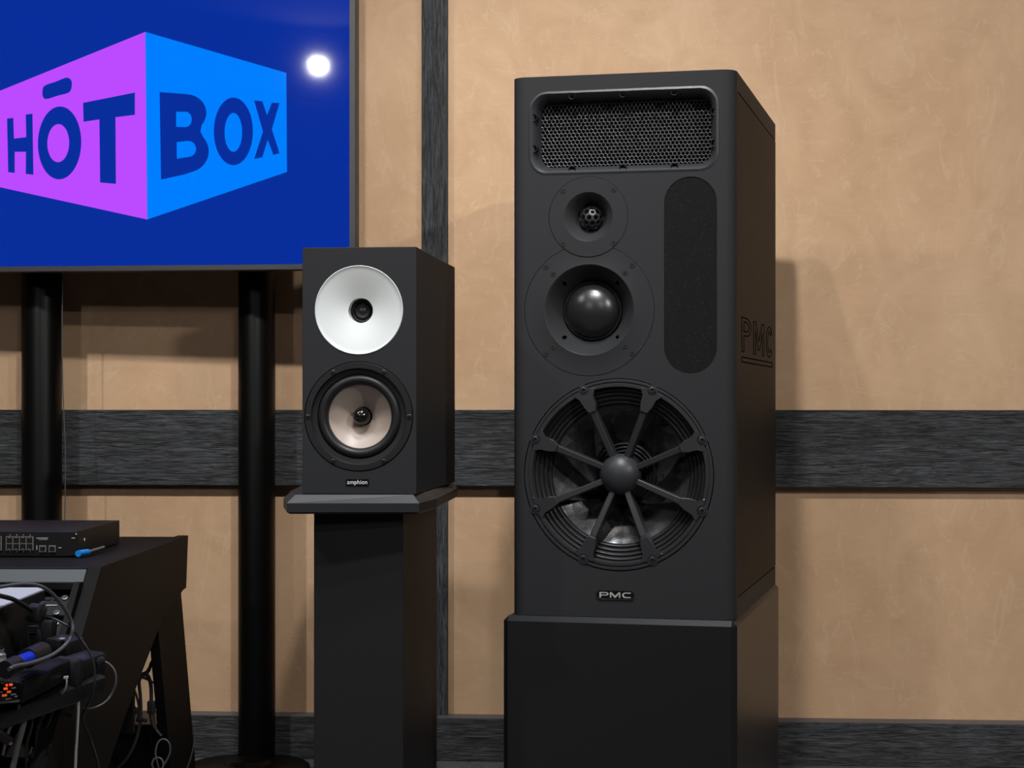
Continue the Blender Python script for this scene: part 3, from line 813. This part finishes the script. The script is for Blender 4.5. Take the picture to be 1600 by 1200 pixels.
# ------------------------------------------------------------------ console desk
PD = math.atan((883 - CX) / F)
D0 = Vector(((158 - CX) / F * 2.85, 2.85, -(886 - CY) / F * 2.85))
dn = Vector((math.cos(PD), -math.sin(PD), 0)); db = Vector((math.sin(PD), math.cos(PD), 0))
def dpx(px, py, off=0.0):                   # sight line against the side plane of the desk -> local (depth, height) of the desk
    d = Vector(((px - CX) / F, 1, (CY - py) / F)); t = (D0.dot(dn) - off) / d.dot(dn)
    q = d * t - D0
    return q.dot(db), q.z
D0w = W(D0); DZ = D0w.z
desk = thing('console_desk', 'black studio console desk with slanted rack front and splayed side legs', 'desk', Vector((D0w.x, D0w.y, 0)), YAW - PD)
def side_poly(pts, x0, x1, m, name, bev=0.0015):
    loc = [dpx(x, y) for x, y in pts]
    bm = prism([(u, v + DZ) for u, v in loc], x0, x1, bev, 1)     # prism: x=u (depth), y=thickness, z
    for v in bm.verts: v.co = Vector((v.co.y, v.co.x, v.co.z))
    return obj(name, bm, m, desk)
backu = dpx(293.5, 837)[0]
side_poly([(158, 886), (294, 836.5), (291, 918), (286, 922), (251, 974), (196, 1118), (160, 1225), (58, 1225), (66, 1215)], -0.020, 0.0, 'desk', 'side_panel')
legpts = [dpx(x, y) for x, y in ((286, 921), (309, 1200), (270, 1200), (250, 974))]
# legs run to the floor
def extend(a, b, z): t = (z - a[1]) / (b[1] - a[1]); return (a[0] + (b[0] - a[0]) * t, z)
zf = -DZ
lp = [legpts[0], extend(legpts[0], legpts[1], zf), extend(legpts[3], legpts[2], zf), legpts[3]]
bm = prism([(u, v + DZ) for u, v in lp], -0.021, -0.004, 0.0015, 1)
for v in bm.verts: v.co = Vector((v.co.y, v.co.x, v.co.z))
obj('leg', bm, 'desk', desk)
# front foot of the side panel down to the floor
f0 = dpx(58, 1225); f1 = dpx(160, 1225)
bm = prism([(u, v + DZ) for u, v in [f0, (f0[0] - 0.012, zf), (f1[0] - 0.03, zf), f1]], -0.020, 0.0)
for v in bm.verts: v.co = Vector((v.co.y, v.co.x, v.co.z))
obj('front_leg', bm, 'desk', desk)
DL = -1.25                                   # the desk goes on to the left
obj('desk_top', bbox(DL, -0.0202, 0.004, backu, DZ - 0.022, DZ - 0.001, 0.0015, 1), 'desk', desk)
sl0 = dpx(158, 886); sl1 = dpx(124, 1015)
sdir = Vector((0, sl1[0] - sl0[0], sl1[1] - sl0[1])).normalized(); snor = Vector((0, sdir.z, -sdir.y))  # outwards is -snor or snor
if snor.z < 0: snor = -snor
def slant_box(x0, x1, s0, s1, d0, d1, name, m, parent=desk, bev=0.001):
    """a slab lying in the slanted front: s runs down the slope, d outwards"""
    bm = bmesh.new(); o = Vector((0, 0, DZ))
    vs = []
    for x in (x0, x1):
        for s in (s0, s1):
            for d in (d0, d1):
                vs.append(bm.verts.new(o + Vector((x, 0, 0)) + sdir * s + snor * d))
    for q in ((0, 1, 3, 2), (4, 6, 7, 5), (0, 4, 5, 1), (2, 3, 7, 6), (0, 2, 6, 4), (1, 5, 7, 3)):
        bm.faces.new([vs[i] for i in q])
    if bev: 
        bmesh.ops.recalc_face_normals(bm, faces=bm.faces)
        bmesh.ops.bevel(bm, geom=list(bm.edges), offset=bev, segments=1, affect='EDGES')
    return obj(name, bm, m, parent)
slant_box(DL, -0.0212, 0.002, 0.030, -0.018, -0.002, 'front_lip', 'lip')
slant_box(DL, -0.0225, 0.200, 0.225, -0.060, -0.040, 'rack_rail', 'desk')
slant_box(DL, -0.0212, 0.030, 0.300, -0.085, -0.075, 'rack_back', 'dark')
obj('back_panel', bbox(DL, -0.0202, 0.30, 0.316, DZ - 0.30, DZ - 0.022, 0.001, 1), 'desk', desk)
side_poly([(146, 911), (151, 909), (117, 1040), (112, 1040)], -0.030, -0.0205, 'desk', 'rack_strip', 0.0005)
obj('desk_screw', lathe_z([(0, 0), (0.003, 0), (0.003, 0.0008), (0, 0.001)], 12), 'greyprint', desk, loc=(-0.115, 0.34, DZ - 0.001))

# rack units in the slanted front, each with its screws
def rack(s0, s1, label, screws, ribs):
    c = Vector((0, 0, DZ)) + sdir * (s0 + s1) / 2
    R = thing('rack_unit', label, 'audio rack', desk.matrix_basis @ c if False else (0, 0, 0))
    R.location = Vector((D0w.x, D0w.y, 0)); R.rotation_euler = (0, 0, YAW - PD)
    slant_box(DL + 0.3, -0.034, s0, s1, -0.060, -0.030, 'front_panel', 'device', R, 0.002)
    slant_box(-0.085, -0.040, s0 + 0.003, s1 - 0.003, -0.031, -0.024, 'ear', 'device', R, 0.0015)
    for x, s in screws:
        bm = lathe([(0, -0.0030), (0.0025, -0.0030), (0.0027, -0.0018), (0.0050, -0.0016), (0.0052, 0)], 16)
        z = snor; y = sdir
        m3 = Matrix((Vector((1, 0, 0)), -z, -y)).transposed()
        bmesh.ops.rotate(bm, verts=bm.verts, cent=(0, 0, 0), matrix=m3)
        p = Vector((x, 0, DZ)) + sdir * s + snor * (-0.0235)
        bmesh.ops.translate(bm, verts=bm.verts, vec=p)
        obj('screw', bm, 'chrome', R, 40)
    for x0, x1, s, h in ribs:
        slant_box(x0, x1, s, s + h, -0.0305, -0.0225, 'socket', 'greyprint' if h < 0.003 else 'dark', R, 0.0)
    return R
rack(0.034, 0.080, 'black rack unit directly under the grey lip of the console desk', [(-0.050, 0.041), (-0.056, 0.071)], [(-0.078, -0.070, 0.040, 0.006), (-0.066, -0.060, 0.040, 0.006), (-0.075, -0.058, 0.056, 0.0018), (-0.130, -0.100, 0.044, 0.010), (-0.130, -0.100, 0.062, 0.012)])
rack(0.083, 0.140, 'lower black rack unit behind the looped cables of the console desk', [(-0.052, 0.092), (-0.058, 0.124)], [(-0.080, -0.066, 0.100, 0.0016), (-0.14, -0.10, 0.095, 0.012)])

# ------------------------------------------------------------------ network switch on the desk
s0 = Vector((-0.688, 3.037, D0.z)); sw0 = W(s0)
swt = thing('network_switch', 'flat black network switch with two rows of ports lying on the console desk', 'network switch', sw0, YAW - PD)
SWD, SWH, SWL = 0.290, 0.0400, 0.44
obj('casing', bbox(-SWL, 0, 0, SWD, 0.0006, SWH, 0.0008, 1), 'device', swt)
K = 3000 / 3.037                              # pixels to metres on the switch front
fx = lambda px: (px - 120.6) / K
fz = lambda py: (869.5 - py) / K
def sbox(x0, x1, y0, y1, d, name, m, parent=swt, inset=False):
    if inset: return obj(name, bbox(fx(x0), fx(x1), -0.0004, 0.010, fz(y1), fz(y0)), m, parent)
    return obj(name, bbox(fx(x0), fx(x1), -d, 0.001, fz(y1), fz(y0)), m, parent)
for b0 in (9.0, -41.0, -91.0):
    fr_ = sbox(b0, b0 + 43.5, 837.5, 859.5, 0.0022, 'port_block', 'port')
    for j in range(2):
        for i in range(4):
            x0 = b0 + 1.6 + i * 10.5
            y0 = 838.6 + j * 10.8
            obj('port', bbox(fx(x0), fx(x0 + 8.6), -0.0030, 0.0, fz(y0 + 8.8), fz(y0)), 'dark', fr_)
            obj('port_tab', bbox(fx(x0 + 2.3), fx(x0 + 6.3), -0.0033, 0.0, fz(y0 + (8.9 if j else 1.4)), fz(y0 + (7.4 if j else 0.0))), 'port', fr_)
    for i in range(4):
        sbox(b0 + 5.5 + i * 10.5, b0 + 7.2 + i * 10.5, 834.6, 836.0, 0.0006, 'port_mark', 'greyprint')
        sbox(b0 + 5.5 + i * 10.5, b0 + 7.2 + i * 10.5, 861.0, 862.4, 0.0006, 'port_mark', 'greyprint')
for x0 in (61.5, 76.5):
    cg = sbox(x0, x0 + 11, 851.5, 862.0, 0.0024, 'fibre_port', 'port')
    obj('port', bbox(fx(x0 + 1.6), fx(x0 + 9.4), -0.0030, 0.0, fz(860.2), fz(853.5)), 'dark', cg)
sbox(56.5, 75, 839.6, 840.9, 0.0005, 'print_line', 'greyprint'); sbox(60, 74, 842.2, 842.9, 0.0005, 'print_line', 'greyprint')
sbox(91, 96, 854.6, 855.9, 0.0005, 'print_line', 'greyprint'); sbox(56.6, 58, 851.5, 858.5, 0.0005, 'print_line', 'greyprint')
sbox(112, 117.5, 839.4, 840.8, 0.0005, 'print_line', 'greyprint'); sbox(118.5, 120.2, 832.9, 834.4, 0.0008, 'light_window', 'print')
ear = obj('rack_ear_slot', bbox(fx(110), fx(119), -0.0012, 0.001, fz(867), fz(863.5)), 'dark', swt)
obj('side_screw', move(lathe([(0, -0.0008), (0.0022, -0.0008), (0.0026, 0)], 12), (0, 0, 0)), 'print', swt, loc=(0.0004, 0.045, 0.024), rot=(0, 0, math.pi / 2))
# blue capped plug lying against it
q0 = Vector(((122 - CX) / F * 3.02, 3.020, D0.z + 0.0065)); q1 = q0 + Vector((0.0085, 0.030, 0)); q2 = q1 + Vector((0.004, 0.10, 0.000))
plug = thing('blue_plug', 'small bright blue plug with grey tail beside the network switch', 'plug', W(Vector((q0.x, q0.y, D0.z))))
pb = Vector(plug.location)
obj('cap', move(tube([W(q0), W(q1)], 0.0052, 12, 1), -pb), 'blue', plug, 40)
obj('tail', move(tube([W(q1), W(q2)], 0.0026, 10, 1), -pb), 'port', plug, 40)

# ------------------------------------------------------------------ devices and cables in front of the rack
def fbox(x0, x1, y0, y1, z0, z1, bev=0.002, seg=2):
    bm = bbox(x0, x1, y0, y1, z0, z1, bev, seg)
    for v in bm.verts: v.co = W(v.co)
    return bm
def obox(c, ex, ey, ez, hx, hy, hz, bev=0.003, seg=2):
    """box with own axes, in lens space"""
    bm = bbox(-hx, hx, -hy, hy, -hz, hz, bev, seg)
    ex, ey, ez = Vector(ex).normalized(), Vector(ey).normalized(), Vector(ez).normalized()
    for v in bm.verts: v.co = W(Vector(c) + ex * v.co.x + ey * v.co.y + ez * v.co.z)
    return bm
def C(px, py, d): return cam_at(px, py, d)
def cable(name, pts, r, m, label, depth=None):
    P = [W(C(*p)) if len(p) == 3 else W(C(p[0], p[1], depth)) for p in pts]
    return world_obj(name, tube(P, r, 10), m, label, 'cable')

# padded bar the gear lies on
barA, barB = C(-60, 1136, 2.44), C(150, 1063, 2.66)
e1 = (barB - barA).normalized(); e3 = Vector((0.15, -0.35, 1)); e3 = (e3 - e1 * e3.dot(e1)).normalized(); e2 = e3.cross(e1)
bar = world_obj('support_bar', obox((barA + barB) / 2, e1, e2, e3, (barB - barA).length / 2, 0.020, 0.014, 0.006), 'rubber', 'black bar slanting across in front of the console desk under the adapters', 'bar')
# metal case; the reflection on its lid is painted into the colour
mc = thing('metal_case', 'grey metal case with a painted reflection on its lid in front of the rack', 'device', W(Vector((-0.80, 2.60, -0.385))), YAW)
mi = Matrix.Translation(mc.location) @ Matrix.Rotation(YAW, 4, 'Z')
mi = mi.inverted()
def mcb(x0, x1, y0, y1, z0, z1, bev):
    bm = fbox(x0, x1, y0, y1, z0, z1, bev)
    for v in bm.verts: v.co = mi @ v.co
    return bm
obj('body', mcb(-0.96, -0.6695, 2.44, 2.755, -0.385, -0.2705, 0.002), 'device', mc)
obj('lid', mcb(-0.96, -0.6685, 2.435, 2.760, -0.2705, -0.2665, 0.0015), 'lid_reflection', mc)
obj('seam', mcb(-0.955, -0.6690, 2.43, 2.4352, -0.300, -0.298, 0.0), 'dark', mc)

# adapters
pa = thing('power_adapter', 'black power adapter at the end of the slanting bar, cable at its tip', 'adapter', W(C(128, 1060, 2.62)))
def padd(parent, name, bm, m, smooth=40):
    b = Vector(parent.location)
    for v in bm.verts: v.co -= b
    return obj(name, bm, m, parent, smooth)
a0, a1 = C(102, 1050, 2.60), C(150, 1034, 2.68)
d1 = (a1 - a0).normalized(); d3 = (Vector((0, -0.3, 1)) - d1 * Vector((0, -0.3, 1)).dot(d1)).normalized(); d2 = d3.cross(d1)
padd(pa, 'body', obox((a0 + a1) / 2, d1, d2, d3, (a1 - a0).length / 2, 0.018, 0.0165, 0.006), 'rubber')
padd(pa, 'strain_relief', tube([W(C(146, 1036, 2.65)), W(C(161, 1032, 2.66))], [0.010, 0.0085, 0.0060, 0.005], 12, 4), 'rubber')
stp = obox(a0 + d1 * 0.006 - d2 * 0.0, d1, d2, d3, 0.0115, 0.0195, 0.0180, 0.004)
padd(pa, 'strap', stp, 'satin')
padd(pa, 'strap_tag', obox(C(103, 1058.5, 2.565), (1, 0, 0.1), (0, 1, 0), (0, 0, 1), 0.0030, 0.002, 0.0018, 0.0005), 'print')

pk = thing('power_brick', 'black power brick behind the blue socket on the slanting bar', 'adapter', W(C(100, 1030, 2.66)))
padd(pk, 'body', obox(C(101, 1011, 2.69), d1, d2, d3, 0.022, 0.02, 0.014, 0.004), 'rubber')
padd(pk, 'label_plate', obox(C(97, 998, 2.665), d1, d2, d3, 0.004, 0.003, 0.0006, 0.0), 'greyprint')

pm = thing('power_meter', 'black power conditioner box with glowing orange digits lying on the slanting bar', 'device', W(C(28, 1100, 2.50)))
g0, g1 = C(14, 1080, 2.44), C(88, 1045, 2.60)
h1 = (g1 - g0).normalized(); h3 = (Vector((0, -0.25, 1)) - h1 * Vector((0, -0.25, 1)).dot(h1)).normalized(); h2 = h3.cross(h1)
padd(pm, 'body', obox((g0 + g1) / 2 + h2 * 0.005, h1, h2, h3, (g1 - g0).length / 2 + 0.004, 0.026, 0.0140, 0.004), 'device')
fc = C(12, 1081.5, 2.425)
padd(pm, 'display', obox(fc, (1, 0.05, 0.03), (0, 1, 0), (-0.03, 0, 1), 0.0135, 0.004, 0.0125, 0.001), 'gloss')
for (x, y, w, m_) in ((10.5, 1070.5, 3.2, 'led'), (17.0, 1069.8, 5.0, 'led'), (8.8, 1076, 6.0, 'led'), (14, 1081, 6.0, 'orange'), (7, 1086.5, 7.5, 'orange'), (21, 1075, 7, 'greyprint'), (21, 1085, 8, 'greyprint'), (25, 1088, 4, 'greyprint'), (13, 1092, 8, 'greyprint'), (1.5, 1081.5, 5, 'greyprint')):
    padd(pm, 'digit', obox(C(x, y, 2.4203), (1, 0.05, 0.12), (0, 1, 0), (-0.12, 0, 1), w / 2 / F * 2.42, 0.0006, (1.7 if m_ in ('led', 'orange') else 0.8) / F * 2.42, 0.0), m_, None)
padd(pm, 'foot_edge', obox(C(10, 1097, 2.42), (1, 0.05, 0.06), (0, 1, 0), (-0.06, 0, 1), 0.0160, 0.004, 0.0012, 0.0004), 'lip')

bs = thing('blue_socket', 'black round mains plug with a deep blue locking ring beside the metal case', 'plug', W(C(36, 1046, 2.43)))
padd(bs, 'collar', tube([W(C(8, 1047, 2.37)), W(C(26, 1038, 2.40))], 0.0115, 16, 1), 'rubber')
padd(bs, 'locking_ring', tube([W(C(24, 1037, 2.40)), W(C(46, 1028, 2.45))], 0.0085, 16, 1), 'dblue')
padd(bs, 'shell', tube([W(C(42, 1029, 2.45)), W(C(66, 1018, 2.51))], 0.0130, 16, 1), 'rubber')

gp = thing('grey_plug', 'rounded grey plug standing at the picture edge above the orange digits', 'plug', W(C(2, 1060, 2.42)))
padd(gp, 'shell', tube([W(C(0, 1060, 2.42)), W(C(0, 1040, 2.42)), W(C(-1, 1026, 2.42)), W(C(-1, 1014, 2.42))], [0.0108, 0.0100, 0.0085, 0.0060], 16, 4), 'tan')
padd(gp, 'cap', tube([W(C(-1, 1018, 2.419)), W(C(-1, 1011, 2.419))], 0.0048, 12, 1), 'dark')

mp = thing('mains_connector', 'black moulded mains connector hanging over the metal case', 'plug', W(C(55, 1010, 2.62)))
padd(mp, 'head', obox(C(57, 958, 2.60), (1, 0.2, -0.25), (0, 1, 0.1), (0.25, 0, 1), 0.012, 0.010, 0.0115, 0.004), 'rubber')
padd(mp, 'clip', obox(C(63, 955, 2.585), (1, 0.2, -0.1), (0, 1, 0.1), (0.25, 0, 1), 0.0035, 0.010, 0.0125, 0.002), 'horn')
for k in range(4):
    padd(mp, 'strain_rib', obox(C(52.5, 979 + 3.1 * k, 2.62), (1, 0.1, 0), (0, 1, 0), (0, 0, 1), 0.0058, 0.005, 0.0009, 0.0003), 'satin')
padd(mp, 'sleeve', obox(C(53, 1000, 2.625), (1, 0.1, 0), (0, 1, 0), (0, 0, 1), 0.0085, 0.006, 0.0140, 0.003), 'rubber')
ad2 = thing('upright_adapter', 'dark upright plug adapter squeezed between the metal case and the rack', 'adapter', W(C(80, 1015, 2.70)))
padd(ad2, 'body', obox(C(73, 992, 2.70), (1, 0.1, 0), (0, 1, 0), (0.1, 0, 1), 0.0080, 0.008, 0.021, 0.003), 'rubber')
padd(ad2, 'prong_cover', obox(C(83, 990, 2.71), (1, 0.1, 0), (0, 1, 0), (0.1, 0, 1), 0.0040, 0.006, 0.018, 0.003), 'device')

cable('looped_cable', [(-30, 921, 2.44), (0, 917, 2.46), (40, 912.5, 2.50), (70, 919, 2.53), (93, 940, 2.56), (109, 965, 2.58), (113.5, 984, 2.58), (106, 1003, 2.57), (84, 1022, 2.50), (52, 1035, 2.42), (24, 1041, 2.36), (14, 1046, 2.34)], 0.0025, 'gcable', 'thick dark grey cable making the big loop in front of the rack')
cable('mains_cable', [(-30, 925, 2.46), (0, 931, 2.50), (22, 937, 2.54), (42, 949, 2.58), (55, 957, 2.60)], 0.0032, 'cable', 'thick black mains cable entering the connector over the metal case')
cable('curved_cable', [(68, 965, 2.60), (80, 965.5, 2.59), (95, 972, 2.585), (110, 981, 2.585), (122, 994, 2.60), (136, 1012, 2.60), (145, 1032, 2.60), (148, 1050, 2.60), (146, 1080, 2.60), (135, 1106, 2.62), (129, 1122, 2.64), (140, 1150, 2.66), (150, 1180, 2.66), (158, 1215, 2.66)], 0.0017, 'cable', 'black cable curving over the slanted edge of the console desk')
cable('tip_cable', [(160, 1032.5, 2.66), (171, 1038, 2.66), (180, 1050, 2.66), (181, 1068, 2.66), (173, 1087, 2.66), (160, 1100, 2.65), (143, 1106.5, 2.64), (128, 1107, 2.64), (118, 1112, 2.66), (110, 1120, 2.68)], 0.0016, 'gcable', 'thin cable looping out of the tip of the power adapter')
cable('pale_cable', [(119.5, 1067, 2.62), (121.5, 1080, 2.61), (122.5, 1100, 2.61), (121, 1135, 2.61), (119, 1170, 2.61), (117, 1215, 2.61), (115, 1260, 2.61)], 0.0020, 'wcable', 'pale cream cable hanging straight down from the slanting bar')
cable('strap_cord', [(104, 1058, 2.555), (104, 1070, 2.555), (100, 1080, 2.56), (94, 1087, 2.58)], 0.0012, 'wcable', 'short white cord curling under the strap of the adapter')
for pts, r, m_, lab in (
    ([(30, 1100, 2.50), (24, 1118, 2.50), (16, 1136, 2.50), (11, 1150, 2.50), (4, 1180, 2.50)], 0.0022, 'tan', 'brownish cable hanging at the picture edge, above the copper plug'),
    ([(45, 1098, 2.53), (41, 1112, 2.53), (35, 1138, 2.53), (27, 1168, 2.53), (18, 1210, 2.53)], 0.0042, 'tan', 'broad brown ribbon cable hanging from the slanting bar'),
    ([(52, 1095, 2.56), (51, 1125, 2.56), (47, 1145, 2.56), (42, 1165, 2.56), (41, 1215, 2.56)], 0.0020, 'cable', 'black cable hanging next to the broad ribbon cable'),
    ([(86, 1088, 2.60), (83, 1108, 2.60), (76, 1130, 2.60), (64, 1150, 2.60), (56, 1164, 2.60)], 0.0016, 'cable', 'thin black cable ending in a silver plug under the slanting bar'),
    ([(70, 1090, 2.60), (68, 1115, 2.60), (60, 1140, 2.60), (57, 1215, 2.60)], 0.0032, 'cable', 'thick black cable hanging under the power conditioner box')):
    cable('hanging_cable', pts, r, m_, lab)
up = thing('copper_plug', 'black flat plug with a copper coloured contact hanging at the picture edge', 'plug', W(C(8, 1165, 2.46)))
padd(up, 'shell', obox(C(5, 1151, 2.46), (1, 0, -0.8), (0, 1, 0), (0.8, 0, 1), 0.012, 0.004, 0.006, 0.0015), 'rubber')
padd(up, 'contact', obox(C(14.5, 1159.5, 2.46), (1, 0, -0.8), (0, 1, 0), (0.8, 0, 1), 0.0042, 0.003, 0.0018, 0.0004), 'copper')
vp = thing('silver_plug', 'small silver cable plug hanging below the slanting bar', 'plug', W(C(50, 1178, 2.60)))
padd(vp, 'barrel', tube([W(C(51.5, 1167, 2.60)), W(C(48, 1178, 2.60))], 0.0022, 10, 1), 'chrome')
padd(vp, 'tip', tube([W(C(45, 1185, 2.60)), W(C(42, 1191, 2.60))], 0.0018, 10, 1), 'chrome')
padd(vp, 'sleeve', tube([W(C(48.3, 1177, 2.60)), W(C(44.8, 1186, 2.60))], 0.0019, 10, 1), 'rubber')

# under the desk, between side panel and leg
ub = thing('floor_amplifier', 'low black box standing on the floor under the console desk', 'device', W(Vector((-0.78, 3.50, -HC))), YAW)
zt_ = (CY - 1131) / F * 3.42
ubi = (Matrix.Translation(ub.location) @ Matrix.Rotation(YAW, 4, 'Z')).inverted()
def ubb(*a):
    bm = fbox(*a)
    for v in bm.verts: v.co = ubi @ v.co
    return bm
obj('body', ubb(-0.98, -0.628, 3.42, 3.56, -HC + 0.012, zt_ - 0.004, 0.002), 'device', ub)
obj('lid', ubb(-0.98, -0.626, 3.415, 3.565, zt_ - 0.004, zt_, 0.0008), 'lip', ub)
obj('foot', ubb(-0.96, -0.93, 3.44, 3.47, -HC, -HC + 0.012, 0.001), 'rubber', ub)
obj('foot', ubb(-0.67, -0.64, 3.44, 3.47, -HC, -HC + 0.012, 0.001), 'rubber', ub)
obj('foot', ubb(-0.96, -0.93, 3.51, 3.54, -HC, -HC + 0.012, 0.001), 'rubber', ub)
obj('foot', ubb(-0.67, -0.64, 3.51, 3.54, -HC, -HC + 0.012, 0.001), 'rubber', ub)
dd = 3.32
cable('bundle_cable', [(206, 1055), (226, 1052), (234, 1043), (238, 1034), (236, 1037), (231, 1050), (218, 1062), (219, 1085), (220, 1105), (219, 1128), (212, 1158), (200, 1182), (182, 1203), (170, 1230)], 0.0030, 'cable', 'black cable knotted under the desk and sweeping down to the floor box', dd)
cable('bundle_cable', [(226, 1050), (233, 1060), (236, 1075), (236.5, 1096)], 0.0034, 'cable', 'black cable dropping from the knot into the inline plug', dd)
cable('bundle_cable', [(222, 1058), (232, 1062), (236, 1065), (239, 1068)], 0.0026, 'cable', 'black cable stub sticking out of the knot towards the leg of the desk', dd)
cable('bundle_cable', [(210, 1078), (214, 1090), (217, 1108), (214, 1128)], 0.0022, 'cable', 'thin black cable beside the sweeping cable under the desk', dd)
ip = thing('inline_plug', 'black inline cable plug hanging under the console desk', 'plug', W(C(236.5, 1117, dd)))
padd(ip, 'body', obox(C(236.5, 1105, dd), (1, 0, 0), (0, 1, 0), (0, 0, 1), 0.0066, 0.006, 0.0110, 0.002), 'rubber')
padd(ip, 'tail', tube([W(C(236.5, 1113, dd)), W(C(239, 1130, dd)), W(C(245, 1142, dd)), W(C(252, 1150, dd))], [0.0050, 0.0042, 0.0032, 0.0028], 10, 4), 'cable')
cable('coiled_cable', [(248, 1200, 3.30), (243, 1178, 3.30), (247, 1160, 3.30), (257, 1155, 3.30), (265, 1163, 3.30), (265, 1178, 3.30), (256, 1195, 3.30), (247, 1206, 3.30), (238, 1198, 3.29), (240, 1187, 3.29), (249, 1184, 3.29), (255, 1192, 3.29), (252, 1208, 3.29)], 0.0017, 'gcable', 'grey cable coiled in loops in front of the floor box')
cable('floor_cable', [(303, 1136, 3.50), (304.5, 1150, 3.50), (302, 1168, 3.50), (297, 1188, 3.50), (291, 1204, 3.50), (284, 1225, 3.48)], 0.0013, 'gcable', 'thin grey cable running down behind the splayed desk leg')
dk = thing('dark_plug', 'dark angled plug hanging beside the sloping side panel of the desk', 'plug', W(C(208, 1122, dd)))
padd(dk, 'body', obox(C(208, 1112, dd), (1, 0, -0.7), (0, 1, 0), (0.7, 0, 1), 0.007, 0.006, 0.009, 0.002), 'rubber')
padd(dk, 'tip', obox(C(222, 1124, dd), (1, 0, -0.25), (0, 1, 0), (0.25, 0, 1), 0.009, 0.005, 0.0035, 0.0015), 'rubber')
